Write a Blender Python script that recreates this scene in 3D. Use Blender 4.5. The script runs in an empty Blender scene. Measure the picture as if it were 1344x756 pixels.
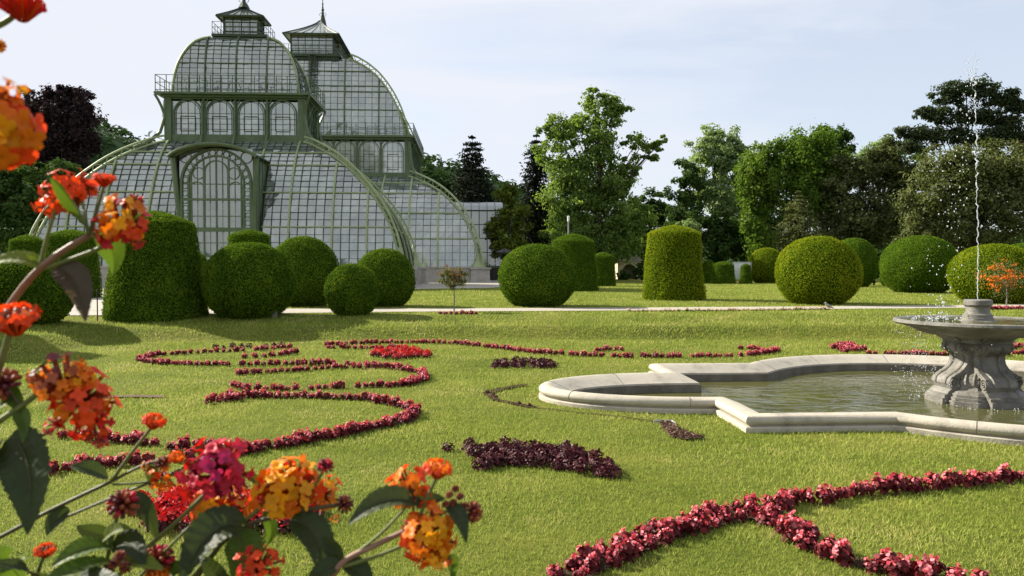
import bpy, math, random
import numpy as np
from mathutils import Vector, Matrix, noise as mnoise

R = math.radians
rng = np.random.default_rng(7)
random.seed(7)
scn = bpy.context.scene
col = scn.collection

# ---------------------------------------------------------------- camera
EYE = Vector((0.0, 0.0, 2.0))
F = 1000.0                                  # focal length in pixels of the 1344 px wide photograph
PITCH = math.atan(26.0 / F)
cd = bpy.data.cameras.new("camera"); cam = bpy.data.objects.new("camera", cd); col.objects.link(cam)
cam.location = EYE; cam.rotation_euler = (R(90) - PITCH, 0, 0)
cd.sensor_width = 36.0; cd.lens = 36.0 * F / 1344.0
cd.clip_start = 0.05; cd.clip_end = 6000
cd.dof.use_dof = True; cd.dof.focus_distance = 16.0; cd.dof.aperture_fstop = 17.0
scn.camera = cam
_fw = Vector((0, math.cos(PITCH), -math.sin(PITCH))); _up = Vector((0, math.sin(PITCH), math.cos(PITCH)))

def ray(px, py):
    return Vector((1, 0, 0)) * ((px - 672.0) / F) + _up * ((378.0 - py) / F) + _fw
def gp(px, py, z=0.0):                      # ground point at height z seen at a pixel
    r = ray(px, py); t = (z - EYE.z) / r.z
    return EYE + r * t
def dp(px, py, Y):                          # point at depth Y seen at a pixel
    r = ray(px, py); return EYE + r * (Y / r.y)

# ---------------------------------------------------------------- helpers
def props(o, label=None, cat=None, group=None, kind=None):
    if label: o['label'] = label
    if cat: o['category'] = cat
    if group: o['group'] = group
    if kind: o['kind'] = kind
    return o
def empty(name, loc, label=None, cat=None, group=None):
    o = bpy.data.objects.new(name, None); col.objects.link(o); o.location = loc
    o.empty_display_size = 0.1
    return props(o, label, cat, group)

def root_loc(o):
    p = Vector((0, 0, 0))
    while o is not None:
        p = p + o.location; o = o.parent
    return p

def np_obj(name, V, faces, mats, parent=None, mi=None, smooth=False, loc=None):
    """V (n,3) world coordinates; faces: list of (m,k) int arrays or a python list of tuples."""
    V = np.asarray(V, dtype=np.float64).reshape(-1, 3)
    base = root_loc(parent) if parent is not None else (Vector(loc) if loc is not None else Vector((0, 0, 0)))
    V = V - np.array(base)
    me = bpy.data.meshes.new(name)
    if isinstance(faces, np.ndarray): faces = [faces]
    if faces and isinstance(faces[0], np.ndarray):
        lv = np.concatenate([f.ravel() for f in faces]); lt = np.concatenate([np.full(len(f), f.shape[1]) for f in faces])
    else:
        lv = np.array([i for f in faces for i in f]); lt = np.array([len(f) for f in faces])
    ls = np.concatenate([[0], np.cumsum(lt)[:-1]])
    me.vertices.add(len(V)); me.vertices.foreach_set('co', V.astype(np.float32).ravel())
    me.loops.add(len(lv)); me.loops.foreach_set('vertex_index', lv.astype(np.int32))
    me.polygons.add(len(lt)); me.polygons.foreach_set('loop_start', ls.astype(np.int32))
    me.polygons.foreach_set('loop_total', lt.astype(np.int32))
    if not isinstance(mats, (list, tuple)): mats = [mats]
    for m in mats: me.materials.append(m)
    if mi is not None: me.polygons.foreach_set('material_index', np.asarray(mi, dtype=np.int32))
    me.polygons.foreach_set('use_smooth', np.full(len(lt), bool(smooth)))
    me.update(calc_edges=True); me.validate()
    if smooth == 'auto': me.set_sharp_from_angle(angle=R(32))
    o = bpy.data.objects.new(name, me); col.objects.link(o)
    if parent is not None: o.parent = parent
    elif loc is not None: o.location = loc
    return o

class MB:
    def __init__(s): s.v = []; s.f = []; s.m = []
    def add(s, vs, fs, m=0):
        n = len(s.v); s.v.extend([tuple(p) for p in vs]); s.f.extend([tuple(i + n for i in f) for f in fs]); s.m.extend([m] * len(fs))
    def box(s, c, size, ax=None, m=0, taper=1.0):
        c = Vector(c); hx, hy, hz = [q / 2 for q in size]
        X, Y, Z = ax if ax else (Vector((1, 0, 0)), Vector((0, 1, 0)), Vector((0, 0, 1)))
        vs = []
        for k, zz in ((1.0, -hz), (taper, hz)):
            for a, b in ((-1, -1), (1, -1), (1, 1), (-1, 1)): vs.append(c + X * (a * hx * k) + Y * (b * hy * k) + Z * zz)
        s.add(vs, [(3, 2, 1, 0), (4, 5, 6, 7), (0, 1, 5, 4), (1, 2, 6, 5), (2, 3, 7, 6), (3, 0, 4, 7)], m)
    def tube(s, pts, r, n=6, m=0, cap=True, flat=1.0, up=None):
        pts = [Vector(p) for p in pts]; k = len(pts)
        if k < 2: return
        rs = r if isinstance(r, (list, tuple)) else [r] * k
        vs = []; prev = None
        for i, p in enumerate(pts):
            t = (pts[min(i + 1, k - 1)] - pts[max(i - 1, 0)])
            if t.length < 1e-9: t = Vector((0, 0, 1))
            t.normalize()
            if prev is None:
                a = Vector(up) if up is not None else (Vector((0, 0, 1)) if abs(t.z) < 0.9 else Vector((1, 0, 0)))
            else: a = prev
            a = a - t * a.dot(t)
            if a.length < 1e-6: a = t.orthogonal()
            a.normalize(); prev = a; b = t.cross(a)
            for j in range(n):
                q = 2 * math.pi * (j + .5) / n
                vs.append(p + a * (math.cos(q) * rs[i]) + b * (math.sin(q) * rs[i] * flat))
        fs = [(i * n + j, i * n + (j + 1) % n, (i + 1) * n + (j + 1) % n, (i + 1) * n + j) for i in range(k - 1) for j in range(n)]
        if cap: fs += [tuple(range(n))[::-1], tuple((k - 1) * n + j for j in range(n))]
        s.add(vs, fs, m)
    def lathe(s, prof, c, n=32, m=0, ax=None, cap=True, wob=None):
        c = Vector(c); X, Y, Z = ax if ax else (Vector((1, 0, 0)), Vector((0, 1, 0)), Vector((0, 0, 1)))
        vs = []; k = len(prof)
        for (r, z) in prof:
            for j in range(n):
                q = 2 * math.pi * j / n; rr = r * (wob(q, z) if wob else 1.0)
                vs.append(c + X * (math.cos(q) * rr) + Y * (math.sin(q) * rr) + Z * z)
        fs = [(i * n + j, i * n + (j + 1) % n, (i + 1) * n + (j + 1) % n, (i + 1) * n + j) for i in range(k - 1) for j in range(n)]
        if cap: fs += [tuple(range(n))[::-1], tuple((k - 1) * n + j for j in range(n))]
        s.add(vs, fs, m)
    def build(s, name, mats, parent=None, smooth=False, loc=None):
        if not s.f: return None
        return np_obj(name, np.array(s.v), s.f, mats, parent, s.m, smooth, loc)

# ---------------------------------------------------------------- materials
def newmat(name):
    m = bpy.data.materials.new(name); m.use_nodes = True
    nt = m.node_tree; nt.nodes.clear()
    out = nt.nodes.new('ShaderNodeOutputMaterial')
    return m, nt, out
def N(nt, t, **kw):
    n = nt.nodes.new(t)
    for k, v in kw.items():
        if k.startswith('i_'):
            key = k[2:]
            key = int(key) if key.isdigit() else key.replace('_', ' ')
            n.inputs[key].default_value = v
        else: setattr(n, k, v)
    return n
def ramp(nt, stops, interp='LINEAR'):
    r = nt.nodes.new('ShaderNodeValToRGB'); cr = r.color_ramp; cr.interpolation = interp
    while len(cr.elements) < len(stops): cr.elements.new(0.5)
    for e, (p, c) in zip(cr.elements, stops):
        e.position = p; e.color = (*c, 1) if len(c) == 3 else c
    return r
def coords(nt, scale=(1, 1, 1), kind='Object'):
    tc = nt.nodes.new('ShaderNodeTexCoord'); mp = nt.nodes.new('ShaderNodeMapping'); mp.inputs['Scale'].default_value = scale
    nt.links.new(tc.outputs[kind], mp.inputs['Vector']); return mp.outputs['Vector']
def L(nt, a, b): nt.links.new(a, b)

def surf(name, stops, scale=3.0, rough=.8, bump=.3, bscale=None, detail=6, spec=.3, stretch=(1, 1, 1), metallic=0.0, bdist=.02, extra=None):
    m, nt, out = newmat(name); p = N(nt, 'ShaderNodeBsdfPrincipled'); p.inputs['Roughness'].default_value = rough
    p.inputs['Specular IOR Level'].default_value = spec; p.inputs['Metallic'].default_value = metallic
    v = coords(nt, stretch)
    n1 = N(nt, 'ShaderNodeTexNoise', i_Scale=scale, i_Detail=detail, i_Roughness=.65); L(nt, v, n1.inputs['Vector'])
    r = ramp(nt, stops); L(nt, n1.outputs['Fac'], r.inputs['Fac']); cur = r.outputs['Color']
    if extra:                                # a second, larger stain pattern
        n3 = N(nt, 'ShaderNodeTexNoise', i_Scale=extra[0], i_Detail=8.0, i_Roughness=.7); L(nt, v, n3.inputs['Vector'])
        r3 = ramp(nt, [(extra[1], (0, 0, 0)), (extra[2], (1, 1, 1))]); L(nt, n3.outputs['Fac'], r3.inputs['Fac'])
        mx = N(nt, 'ShaderNodeMix', data_type='RGBA'); L(nt, r3.outputs['Color'], mx.inputs['Factor']); L(nt, cur, mx.inputs[6]); mx.inputs[7].default_value = (*extra[3], 1)
        cur = mx.outputs[2]
    L(nt, cur, p.inputs['Base Color'])
    if bump:
        n2 = N(nt, 'ShaderNodeTexNoise', i_Scale=bscale or scale * 6, i_Detail=5.0); L(nt, v, n2.inputs['Vector'])
        b = N(nt, 'ShaderNodeBump', i_Strength=bump, i_Distance=bdist); L(nt, n2.outputs['Fac'], b.inputs['Height']); L(nt, b.outputs['Normal'], p.inputs['Normal'])
    L(nt, p.outputs['BSDF'], out.inputs['Surface'])
    return m

def leafmat(name, stops, trans=.3, rough=.7, spec=.1, tint=(1.25, 1.3, .6), vscale=.6, vamt=.5):
    """Leaves: each separate leaf face takes its own shade; clumps vary a little by a broad noise."""
    m, nt, out = newmat(name); p = N(nt, 'ShaderNodeBsdfPrincipled'); p.inputs['Roughness'].default_value = rough; p.inputs['Specular IOR Level'].default_value = spec
    g = N(nt, 'ShaderNodeNewGeometry'); v = coords(nt)
    n1 = N(nt, 'ShaderNodeTexNoise', i_Scale=vscale, i_Detail=3.0); L(nt, v, n1.inputs['Vector'])
    ma = N(nt, 'ShaderNodeMix', data_type='FLOAT'); ma.inputs['Factor'].default_value = vamt
    L(nt, g.outputs['Random Per Island'], ma.inputs[2])
    mr = N(nt, 'ShaderNodeMapRange'); mr.inputs[1].default_value = .3; mr.inputs[2].default_value = .7; L(nt, n1.outputs['Fac'], mr.inputs[0]); L(nt, mr.outputs[0], ma.inputs[3])
    r = ramp(nt, stops); L(nt, ma.outputs[0], r.inputs['Fac']); L(nt, r.outputs['Color'], p.inputs['Base Color'])
    if trans > 0:
        t = N(nt, 'ShaderNodeBsdfTranslucent'); mm = N(nt, 'ShaderNodeMix', data_type='RGBA', blend_type='MULTIPLY'); mm.inputs['Factor'].default_value = 1
        L(nt, r.outputs['Color'], mm.inputs[6]); mm.inputs[7].default_value = (*tint, 1); L(nt, mm.outputs[2], t.inputs['Color'])
        mx = N(nt, 'ShaderNodeMixShader'); mx.inputs[0].default_value = trans; L(nt, p.outputs['BSDF'], mx.inputs[1]); L(nt, t.outputs['BSDF'], mx.inputs[2])
        L(nt, mx.outputs[0], out.inputs['Surface'])
    else: L(nt, p.outputs['BSDF'], out.inputs['Surface'])
    return m

M = {}
def lawn_mat():
    m, nt, out = newmat('lawn_grass'); p = N(nt, 'ShaderNodeBsdfPrincipled'); p.inputs['Roughness'].default_value = .9; p.inputs['Specular IOR Level'].default_value = .1
    v = coords(nt)
    n1 = N(nt, 'ShaderNodeTexNoise', i_Scale=.35, i_Detail=5.0, i_Roughness=.6); L(nt, v, n1.inputs['Vector'])
    n2 = N(nt, 'ShaderNodeTexNoise', i_Scale=14.0, i_Detail=6.0, i_Roughness=.75); L(nt, v, n2.inputs['Vector'])
    v2 = coords(nt, (.25, 2.2, 1)); n3 = N(nt, 'ShaderNodeTexNoise', i_Scale=1.0, i_Detail=2.0); L(nt, v2, n3.inputs['Vector'])
    r1 = ramp(nt, [(.3, (.070, .090, .012)), (.5, (.115, .135, .020)), (.72, (.190, .180, .042))]); L(nt, n1.outputs['Fac'], r1.inputs['Fac'])
    r2 = ramp(nt, [(.28, (.45, .48, .40)), (.6, (1.12, 1.1, 1.05))]); L(nt, n2.outputs['Fac'], r2.inputs['Fac'])
    r3 = ramp(nt, [(.35, (.85, .88, .85)), (.65, (1.12, 1.08, 1.05))]); L(nt, n3.outputs['Fac'], r3.inputs['Fac'])
    a = N(nt, 'ShaderNodeMix', data_type='RGBA', blend_type='MULTIPLY'); a.inputs[0].default_value = 1; L(nt, r1.outputs[0], a.inputs[6]); L(nt, r2.outputs[0], a.inputs[7])
    b = N(nt, 'ShaderNodeMix', data_type='RGBA', blend_type='MULTIPLY'); b.inputs[0].default_value = 1; L(nt, a.outputs[2], b.inputs[6]); L(nt, r3.outputs[0], b.inputs[7])
    L(nt, b.outputs[2], p.inputs['Base Color'])
    bm = N(nt, 'ShaderNodeBump', i_Strength=.7, i_Distance=.04); L(nt, n2.outputs['Fac'], bm.inputs['Height']); L(nt, bm.outputs[0], p.inputs['Normal'])
    L(nt, p.outputs[0], out.inputs['Surface']); return m
M['lawn'] = lawn_mat()

def blade_mat():
    m, nt, out = newmat('grass_blade'); g = N(nt, 'ShaderNodeNewGeometry'); v = coords(nt)
    n1 = N(nt, 'ShaderNodeTexNoise', i_Scale=.55, i_Detail=6.0, i_Roughness=.65); L(nt, v, n1.inputs['Vector'])
    r1 = ramp(nt, [(.0, (.115, .180, .022)), (.35, (.240, .305, .052)), (.70, (.365, .405, .088)), (1.0, (.60, .50, .22))])
    ma = N(nt, 'ShaderNodeMix', data_type='FLOAT'); ma.inputs['Factor'].default_value = .45
    mr = N(nt, 'ShaderNodeMapRange'); mr.inputs[1].default_value = .32; mr.inputs[2].default_value = .68; L(nt, n1.outputs['Fac'], mr.inputs[0])
    L(nt, g.outputs['Random Per Island'], ma.inputs[2]); L(nt, mr.outputs[0], ma.inputs[3]); n6 = N(nt, 'ShaderNodeTexNoise', i_Scale=1.3, i_Detail=5.0, i_Roughness=.7); L(nt, v, n6.inputs['Vector']); m6 = N(nt, 'ShaderNodeMapRange'); m6.inputs[1].default_value = .56; m6.inputs[2].default_value = .74; m6.inputs[4].default_value = .42; L(nt, n6.outputs['Fac'], m6.inputs[0])
    ad6 = N(nt, 'ShaderNodeMath', operation='ADD'); L(nt, ma.outputs[0], ad6.inputs[0]); L(nt, m6.outputs[0], ad6.inputs[1]); L(nt, ad6.outputs[0], r1.inputs['Fac'])
    d = N(nt, 'ShaderNodeBsdfDiffuse'); t = N(nt, 'ShaderNodeBsdfTranslucent'); L(nt, r1.outputs[0], d.inputs['Color']); L(nt, r1.outputs[0], t.inputs['Color'])
    mx = N(nt, 'ShaderNodeMixShader'); mx.inputs[0].default_value = .4; L(nt, d.outputs[0], mx.inputs[1]); L(nt, t.outputs[0], mx.inputs[2]); L(nt, mx.outputs[0], out.inputs['Surface'])
    return m
M['blade'] = blade_mat()

M['gravel'] = surf('pale_gravel', [(.3, (.30, .27, .22)), (.7, (.43, .39, .33))], 9, .95, .4, 60)
M['soil'] = surf('dark_soil', [(.3, (.03, .02, .014)), (.7, (.075, .048, .03))], 18, 1.0, .8, 50, bdist=.04, spec=.02)
M['mulch'] = surf('bark_mulch', [(.3, (.06, .035, .025)), (.7, (.19, .11, .08))], 30, .95, .8, 60, bdist=.03)
M['stone'] = surf('pale_limestone', [(.3, (.36, .325, .255)), (.6, (.50, .455, .37)), (.8, (.58, .54, .45))], 2.2, .75, .25, 40, extra=(2.2, .45, .75, (.17, .15, .115)))
M['stone_wet'] = surf('stained_stone', [(.3, (.085, .075, .055)), (.7, (.18, .16, .125))], 4, .5, .3, 40)
M['stone_dark'] = surf('weathered_fountain_stone', [(.28, (.095, .09, .075)), (.55, (.185, .175, .15)), (.75, (.29, .27, .235))], 3.5, .55, .35, 35, spec=.4, extra=(2.0, .48, .72, (.05, .044, .032)))
M['stone_wall'] = surf('plinth_stone', [(.3, (.32, .29, .25)), (.7, (.46, .43, .38))], 1.5, .85, .2, 20)
M['paint'] = surf('green_iron_paint', [(.3, (.070, .105, .045)), (.7, (.110, .150, .068))], 1.2, .5, .1, 20, spec=.4)
M['paint_light'] = surf('pale_green_iron_paint', [(.3, (.25, .30, .14)), (.7, (.34, .39, .20))], .8, .5, .1, 20, spec=.4)
M['paint_dark'] = surf('dark_green_iron_paint', [(.3, (.028, .042, .022)), (.7, (.05, .068, .036))], 1.2, .5, .1, 20)
M['metal'] = surf('grey_zinc', [(.3, (.30, .30, .29)), (.7, (.45, .45, .44))], 3, .45, .1, metallic=.6)
M['white'] = surf('white_paint', [(.3, (.70, .70, .70)), (.7, (.80, .80, .80))], 2, .6, .05)
M['beige'] = surf('beige_plaster', [(.3, (.50, .43, .30)), (.7, (.60, .52, .38))], 1, .9, .1)
M['darkwood'] = surf('dark_stained_wood', [(.3, (.015, .013, .011)), (.7, (.04, .034, .028))], 3, .6, .1)
M['red'] = surf('red_board', [(.3, (.42, .03, .02)), (.7, (.52, .05, .03))], 2, .6, .05)
M['bark'] = surf('bark', [(.3, (.035, .028, .02)), (.7, (.10, .08, .06))], 3, .9, .8, 12, stretch=(1, 1, .25), bdist=.05)
M['bark_pale'] = surf('grey_bark', [(.3, (.14, .12, .10)), (.7, (.28, .25, .21))], 6, .9, .5, 20, stretch=(1, 1, .3))
M['bird'] = surf('grey_feathers', [(.3, (.16, .16, .17)), (.7, (.42, .42, .43))], 12, .7, .2)

def glassmat(name, c0, c1, gl, rough):
    m, nt, out = newmat(name); g = N(nt, 'ShaderNodeNewGeometry'); v = coords(nt)
    v5 = coords(nt, (1, 1, .45)); n1 = N(nt, 'ShaderNodeTexNoise', i_Scale=.55, i_Detail=6.0, i_Roughness=.6); L(nt, v5, n1.inputs['Vector'])
    n4 = N(nt, 'ShaderNodeTexNoise', i_Scale=2.5, i_Detail=6.0, i_Roughness=.7); L(nt, v, n4.inputs['Vector'])
    ma = N(nt, 'ShaderNodeMix', data_type='FLOAT'); ma.inputs['Factor'].default_value = .62
    L(nt, g.outputs['Random Per Island'], ma.inputs[2])
    ad = N(nt, 'ShaderNodeMix', data_type='FLOAT'); ad.inputs['Factor'].default_value = .4; L(nt, n1.outputs['Fac'], ad.inputs[2]); L(nt, n4.outputs['Fac'], ad.inputs[3])
    mr = N(nt, 'ShaderNodeMapRange'); mr.inputs[1].default_value = .41; mr.inputs[2].default_value = .59; L(nt, ad.outputs[0], mr.inputs[0]); L(nt, mr.outputs[0], ma.inputs[3])
    r = ramp(nt, [(0, c0), (1, c1)]); L(nt, ma.outputs[0], r.inputs['Fac'])
    d = N(nt, 'ShaderNodeBsdfPrincipled'); d.inputs['Roughness'].default_value = .35; L(nt, r.outputs[0], d.inputs['Base Color'])
    s = N(nt, 'ShaderNodeBsdfGlossy'); s.inputs['Roughness'].default_value = rough; s.inputs['Color'].default_value = (.90, .92, .84, 1)
    mx = N(nt, 'ShaderNodeMixShader'); mx.inputs[0].default_value = gl; L(nt, d.outputs[0], mx.inputs[1]); L(nt, s.outputs[0], mx.inputs[2]); L(nt, mx.outputs[0], out.inputs['Surface'])
    return m
M['glass_roof'] = glassmat('dusty_roof_glass', (.014, .024, .020), (.29, .32, .28), .27, .07)
M['glass_gallery'] = glassmat('gallery_glass', (.07, .09, .08), (.37, .40, .37), .26, .10)
M['glass_wall'] = glassmat('window_glass', (.018, .028, .026), (.15, .18, .17), .24, .06)

def water_mat(name, base, scale, strength):
    m, nt, out = newmat(name); p = N(nt, 'ShaderNodeBsdfPrincipled'); p.inputs['Roughness'].default_value = .06; p.inputs['IOR'].default_value = 1.33; p.inputs['Specular IOR Level'].default_value = .6
    v = coords(nt, (1, 1.6, 1)); n1 = N(nt, 'ShaderNodeTexNoise', i_Scale=scale, i_Detail=4.0, i_Distortion=.6); L(nt, v, n1.inputs['Vector'])
    n2 = N(nt, 'ShaderNodeTexNoise', i_Scale=scale * .2, i_Detail=3.0); L(nt, v, n2.inputs['Vector'])
    r = ramp(nt, [(.3, base), (.7, tuple(c * 1.7 for c in base))]); L(nt, n2.outputs['Fac'], r.inputs['Fac']); L(nt, r.outputs[0], p.inputs['Base Color'])
    b = N(nt, 'ShaderNodeBump', i_Strength=strength, i_Distance=.05); L(nt, n1.outputs['Fac'], b.inputs['Height']); L(nt, b.outputs[0], p.inputs['Normal']); L(nt, p.outputs[0], out.inputs['Surface']); return m
M['water'] = water_mat('pool_water', (.055, .055, .016), 2.6, .32)
def spray_mat():
    m, nt, out = newmat('white_water'); p = N(nt, 'ShaderNodeBsdfPrincipled'); p.inputs['Base Color'].default_value = (.86, .89, .92, 1); p.inputs['Roughness'].default_value = .15
    p.inputs['Transmission Weight'].default_value = .6; p.inputs['IOR'].default_value = 1.33; L(nt, p.outputs[0], out.inputs['Surface']); return m
M['spray'] = spray_mat()

YEW = [(0, (.022, .060, .006)), (.5, (.088, .158, .012)), (1, (.21, .28, .022))]
M['yew'] = leafmat('yew_leaf', YEW, .24, .8, .06, vscale=1.7, vamt=.42)
M['yew_gold'] = leafmat('golden_yew_leaf', [(0, (.070, .115, .005)), (.5, (.20, .25, .010)), (1, (.38, .38, .02))], .28, .8, .06)
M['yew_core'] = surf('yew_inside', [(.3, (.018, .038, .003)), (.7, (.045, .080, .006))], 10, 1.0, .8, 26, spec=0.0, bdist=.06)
def stops(a, b, c): return [(0, a), (.5, b), (1, c)]
M['leaf_beech'] = leafmat('copper_beech_leaf', stops((.014, .009, .012), (.030, .018, .022), (.055, .032, .036)), .15)
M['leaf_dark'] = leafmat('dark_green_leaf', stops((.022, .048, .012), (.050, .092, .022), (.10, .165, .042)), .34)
M['leaf_conifer'] = leafmat('conifer_needles', stops((.007, .012, .008), (.016, .022, .014), (.034, .042, .022)), .1)
M['leaf_mid'] = leafmat('green_leaf', stops((.070, .120, .024), (.160, .24, .055), (.28, .36, .10)), .48, vscale=.25)
M['leaf_lime'] = leafmat('light_green_leaf', stops((.045, .095, .012), (.100, .170, .022), (.20, .275, .045)), .42, vscale=.25)
M['leaf_olive'] = leafmat('bronze_green_leaf', stops((.052, .066, .022), (.112, .130, .048), (.205, .225, .10)), .36, vscale=.25)
M['leaf_blue'] = leafmat('grey_green_leaf', stops((.10, .16, .06), (.24, .32, .14), (.44, .52, .29)), .42, vscale=.2)
M['leaf_pine'] = leafmat('pine_needles', stops((.020, .034, .014), (.046, .066, .028), (.090, .115, .050)), .2)
M['leaf_yellow'] = leafmat('yellow_green_leaf', stops((.055, .085, .010), (.11, .145, .018), (.175, .205, .035)), .3)
M['leaf_hill'] = leafmat('hill_wood_leaf', stops((.018, .045, .012), (.036, .075, .020), (.065, .11, .032)), .2)
M['leaf_red'] = leafmat('reddish_leaf', stops((.06, .03, .015), (.11, .06, .03), (.17, .10, .05)), .25)
M['bego_leaf'] = leafmat('begonia_leaf', stops((.040, .008, .010), (.125, .016, .020), (.27, .034, .040)), .3, .5, .2, (1.3, .7, .7))
M['bego_flower'] = leafmat('begonia_flower', stops((.52, .035, .055), (.68, .13, .16), (.84, .40, .42)), .25, .5, .2, (1.2, .8, .8), vamt=.15)
M['bego_flower2'] = leafmat('red_flower', stops((.38, .008, .008), (.52, .012, .012), (.64, .03, .02)), .25, .5, .2, (1.2, .8, .8), vamt=.15)
M['iresine'] = leafmat('dark_purple_leaf', stops((.026, .006, .008), (.070, .014, .018), (.14, .030, .036)), .15, .5, .2, (1.2, .7, .8), vamt=.2)
M['pale_flower'] = leafmat('pale_flower', stops((.42, .16, .10), (.60, .42, .30), (.66, .60, .42)), .2)
M['ext_green'] = leafmat('small_green_leaf', stops((.02, .045, .008), (.05, .09, .014), (.09, .14, .025)), .2)
M['lan_leaf'] = None
M['mulch_chip'] = leafmat('bark_chip', stops((.05, .03, .02), (.13, .075, .05), (.26, .17, .12)), 0)
# ---------------------------------------------------------------- world, sun
SUN_EL, SUN_AZ_BACK = R(32), R(25)          # sun from the left, a little behind the palm house
w = bpy.data.worlds.new("World"); scn.world = w; w.use_nodes = True
nt = w.node_tree; nt.nodes.clear(); wo = nt.nodes.new('ShaderNodeOutputWorld'); bg = nt.nodes.new('ShaderNodeBackground'); bg.inputs['Strength'].default_value = .088
sky = nt.nodes.new('ShaderNodeTexSky'); sky.sky_type = 'NISHITA'; sky.sun_disc = False; sky.sun_elevation = SUN_EL
sun_dir = Vector((-math.cos(SUN_EL) * math.cos(SUN_AZ_BACK), math.cos(SUN_EL) * math.sin(SUN_AZ_BACK), math.sin(SUN_EL)))
sky.sun_rotation = math.atan2(sun_dir.x, sun_dir.y); sky.air_density = 1.0; sky.dust_density = 1.6; sky.ozone_density = 1.5
tc = nt.nodes.new('ShaderNodeTexCoord'); mp = nt.nodes.new('ShaderNodeMapping'); mp.inputs['Scale'].default_value = (1.2, 1.2, 6.5); mp.inputs['Location'].default_value = (.35, .1, .4); L(nt, tc.outputs['Generated'], mp.inputs['Vector'])
cn = N(nt, 'ShaderNodeTexNoise', i_Scale=1.5, i_Detail=7.0, i_Roughness=.55, i_Distortion=.4); L(nt, mp.outputs[0], cn.inputs['Vector'])
sx = nt.nodes.new('ShaderNodeSeparateXYZ'); L(nt, tc.outputs['Generated'], sx.inputs[0])
mx_ = N(nt, 'ShaderNodeMapRange'); mx_.inputs[1].default_value = .5; mx_.inputs[2].default_value = -.6; mx_.inputs[3].default_value = -.10; mx_.inputs[4].default_value = .16; L(nt, sx.outputs['X'], mx_.inputs[0])
ad = N(nt, 'ShaderNodeMath', operation='ADD'); L(nt, cn.outputs['Fac'], ad.inputs[0]); L(nt, mx_.outputs[0], ad.inputs[1])
cr = ramp(nt, [(.36, (.58, .58, .58)), (.62, (1, 1, 1))]); L(nt, ad.outputs[0], cr.inputs['Fac'])
mxw = N(nt, 'ShaderNodeMix', data_type='RGBA'); L(nt, cr.outputs[0], mxw.inputs['Factor']); L(nt, sky.outputs[0], mxw.inputs[6]); mxw.inputs[7].default_value = (4.40, 4.58, 5.02, 1)
L(nt, mxw.outputs[2], bg.inputs['Color']); L(nt, bg.outputs[0], wo.inputs['Surface'])
sd = bpy.data.lights.new('sun', 'SUN'); sd.energy = 5.0; sd.angle = R(.53); sd.color = (1.0, .93, .80)
so = bpy.data.objects.new('sun', sd); col.objects.link(so); so.location = (-40, 10, 40); so.rotation_euler = sun_dir.to_track_quat('Z', 'Y').to_euler()
scn.view_settings.view_transform = 'Standard'; scn.view_settings.look = 'None'; scn.view_settings.exposure = 1.14; scn.view_settings.gamma = 1; scn.view_settings.use_curve_mapping = False
scn.cycles.use_denoising = True; scn.cycles.max_bounces = 6; scn.cycles.transparent_max_bounces = 8; scn.cycles.sample_clamp_indirect = 6
try: scn.cycles.denoiser = 'OPENIMAGEDENOISE'
except Exception: pass

# ---------------------------------------------------------------- terrain
TH = R(3.0); E1 = Vector((math.cos(TH), math.sin(TH), 0)); E2 = Vector((-math.sin(TH), math.cos(TH), 0))
def hgt(x, y):
    """lower lawn 0, terrace 0.5 behind a turf bank that turns towards us on the left."""
    x = np.asarray(x, float); y = np.asarray(y, float)
    a = (y - (20.9 + .03 * x)); b = -(x + 10.6 + .06 * (20 - y)) * .9
    k = 1.6; h = np.clip(.5 + .5 * (a - b) / k, 0, 1); s = b * (1 - h) + a * h + k * h * (1 - h)
    t = np.clip(s / 1.15, 0, 1); t = t * t * (3 - 2 * t); q = np.clip((s - 1.1) / 2.6, 0, 1); q = q * q * (3 - 2 * q)
    return .33 * t + .17 * q
def gz(x, y): return float(hgt(x, y))
xs = np.unique(np.concatenate([-np.geomspace(30, 2500, 26), np.linspace(-30, 30, 361), np.geomspace(30, 2500, 26)]))
ys = np.unique(np.concatenate([-np.geomspace(6, 600, 10), np.linspace(-6, 32, 305), np.geomspace(32, 3000, 34)]))
gx, gy = np.meshgrid(xs, ys); zz = hgt(gx, gy)
near = (np.abs(gx) < 30) & (gy < 34) & (gy > 2)
bumpy = np.array([mnoise.noise(Vector((a * .5, b * .5, 0))) for a, b in zip(gx.ravel(), gy.ravel())]).reshape(gx.shape)
zz = zz + np.where(near, bumpy * .012, 0)
FCX, FCY = 7.3, 12.0                          # the turf is dug out under the fountain basin
la = (gx - FCX) * E1.x + (gy - FCY) * E1.y; lb_ = -(gx - FCX) * E1.y + (gy - FCY) * E1.x; ob = .22; Rl = (2.72 ** 2 + 1.3 ** 2) / 2.6
dug = ((np.abs(la) < 4.6 - ob) & (np.abs(lb_) < 2.56 - ob)) | (((np.abs(la) - 4.6) / (2.3 - ob)) ** 2 * (np.abs(la) > 4.3) + (lb_ / (1.36 - ob)) ** 2 < 1) & (np.abs(la) > 4.3) | ((np.abs(la) < 2.72 - ob) & (np.abs(lb_) < 2.56 + np.sqrt(np.maximum(Rl ** 2 - la ** 2, 0)) - (Rl - 1.3) - ob))
zz = np.where(dug, -.55, zz)
nx, ny = len(xs), len(ys); idx = np.arange(nx * ny).reshape(ny, nx)
fq = np.stack([idx[:-1, :-1], idx[:-1, 1:], idx[1:, 1:], idx[1:, :-1]], -1).reshape(-1, 4)
lawn = np_obj('lawn', np.stack([gx, gy, zz], -1).reshape(-1, 3), fq, M['lawn'], smooth=True)
props(lawn, 'sunlit mown lawn with a turf bank up to the terrace', 'lawn', kind='structure')

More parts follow.
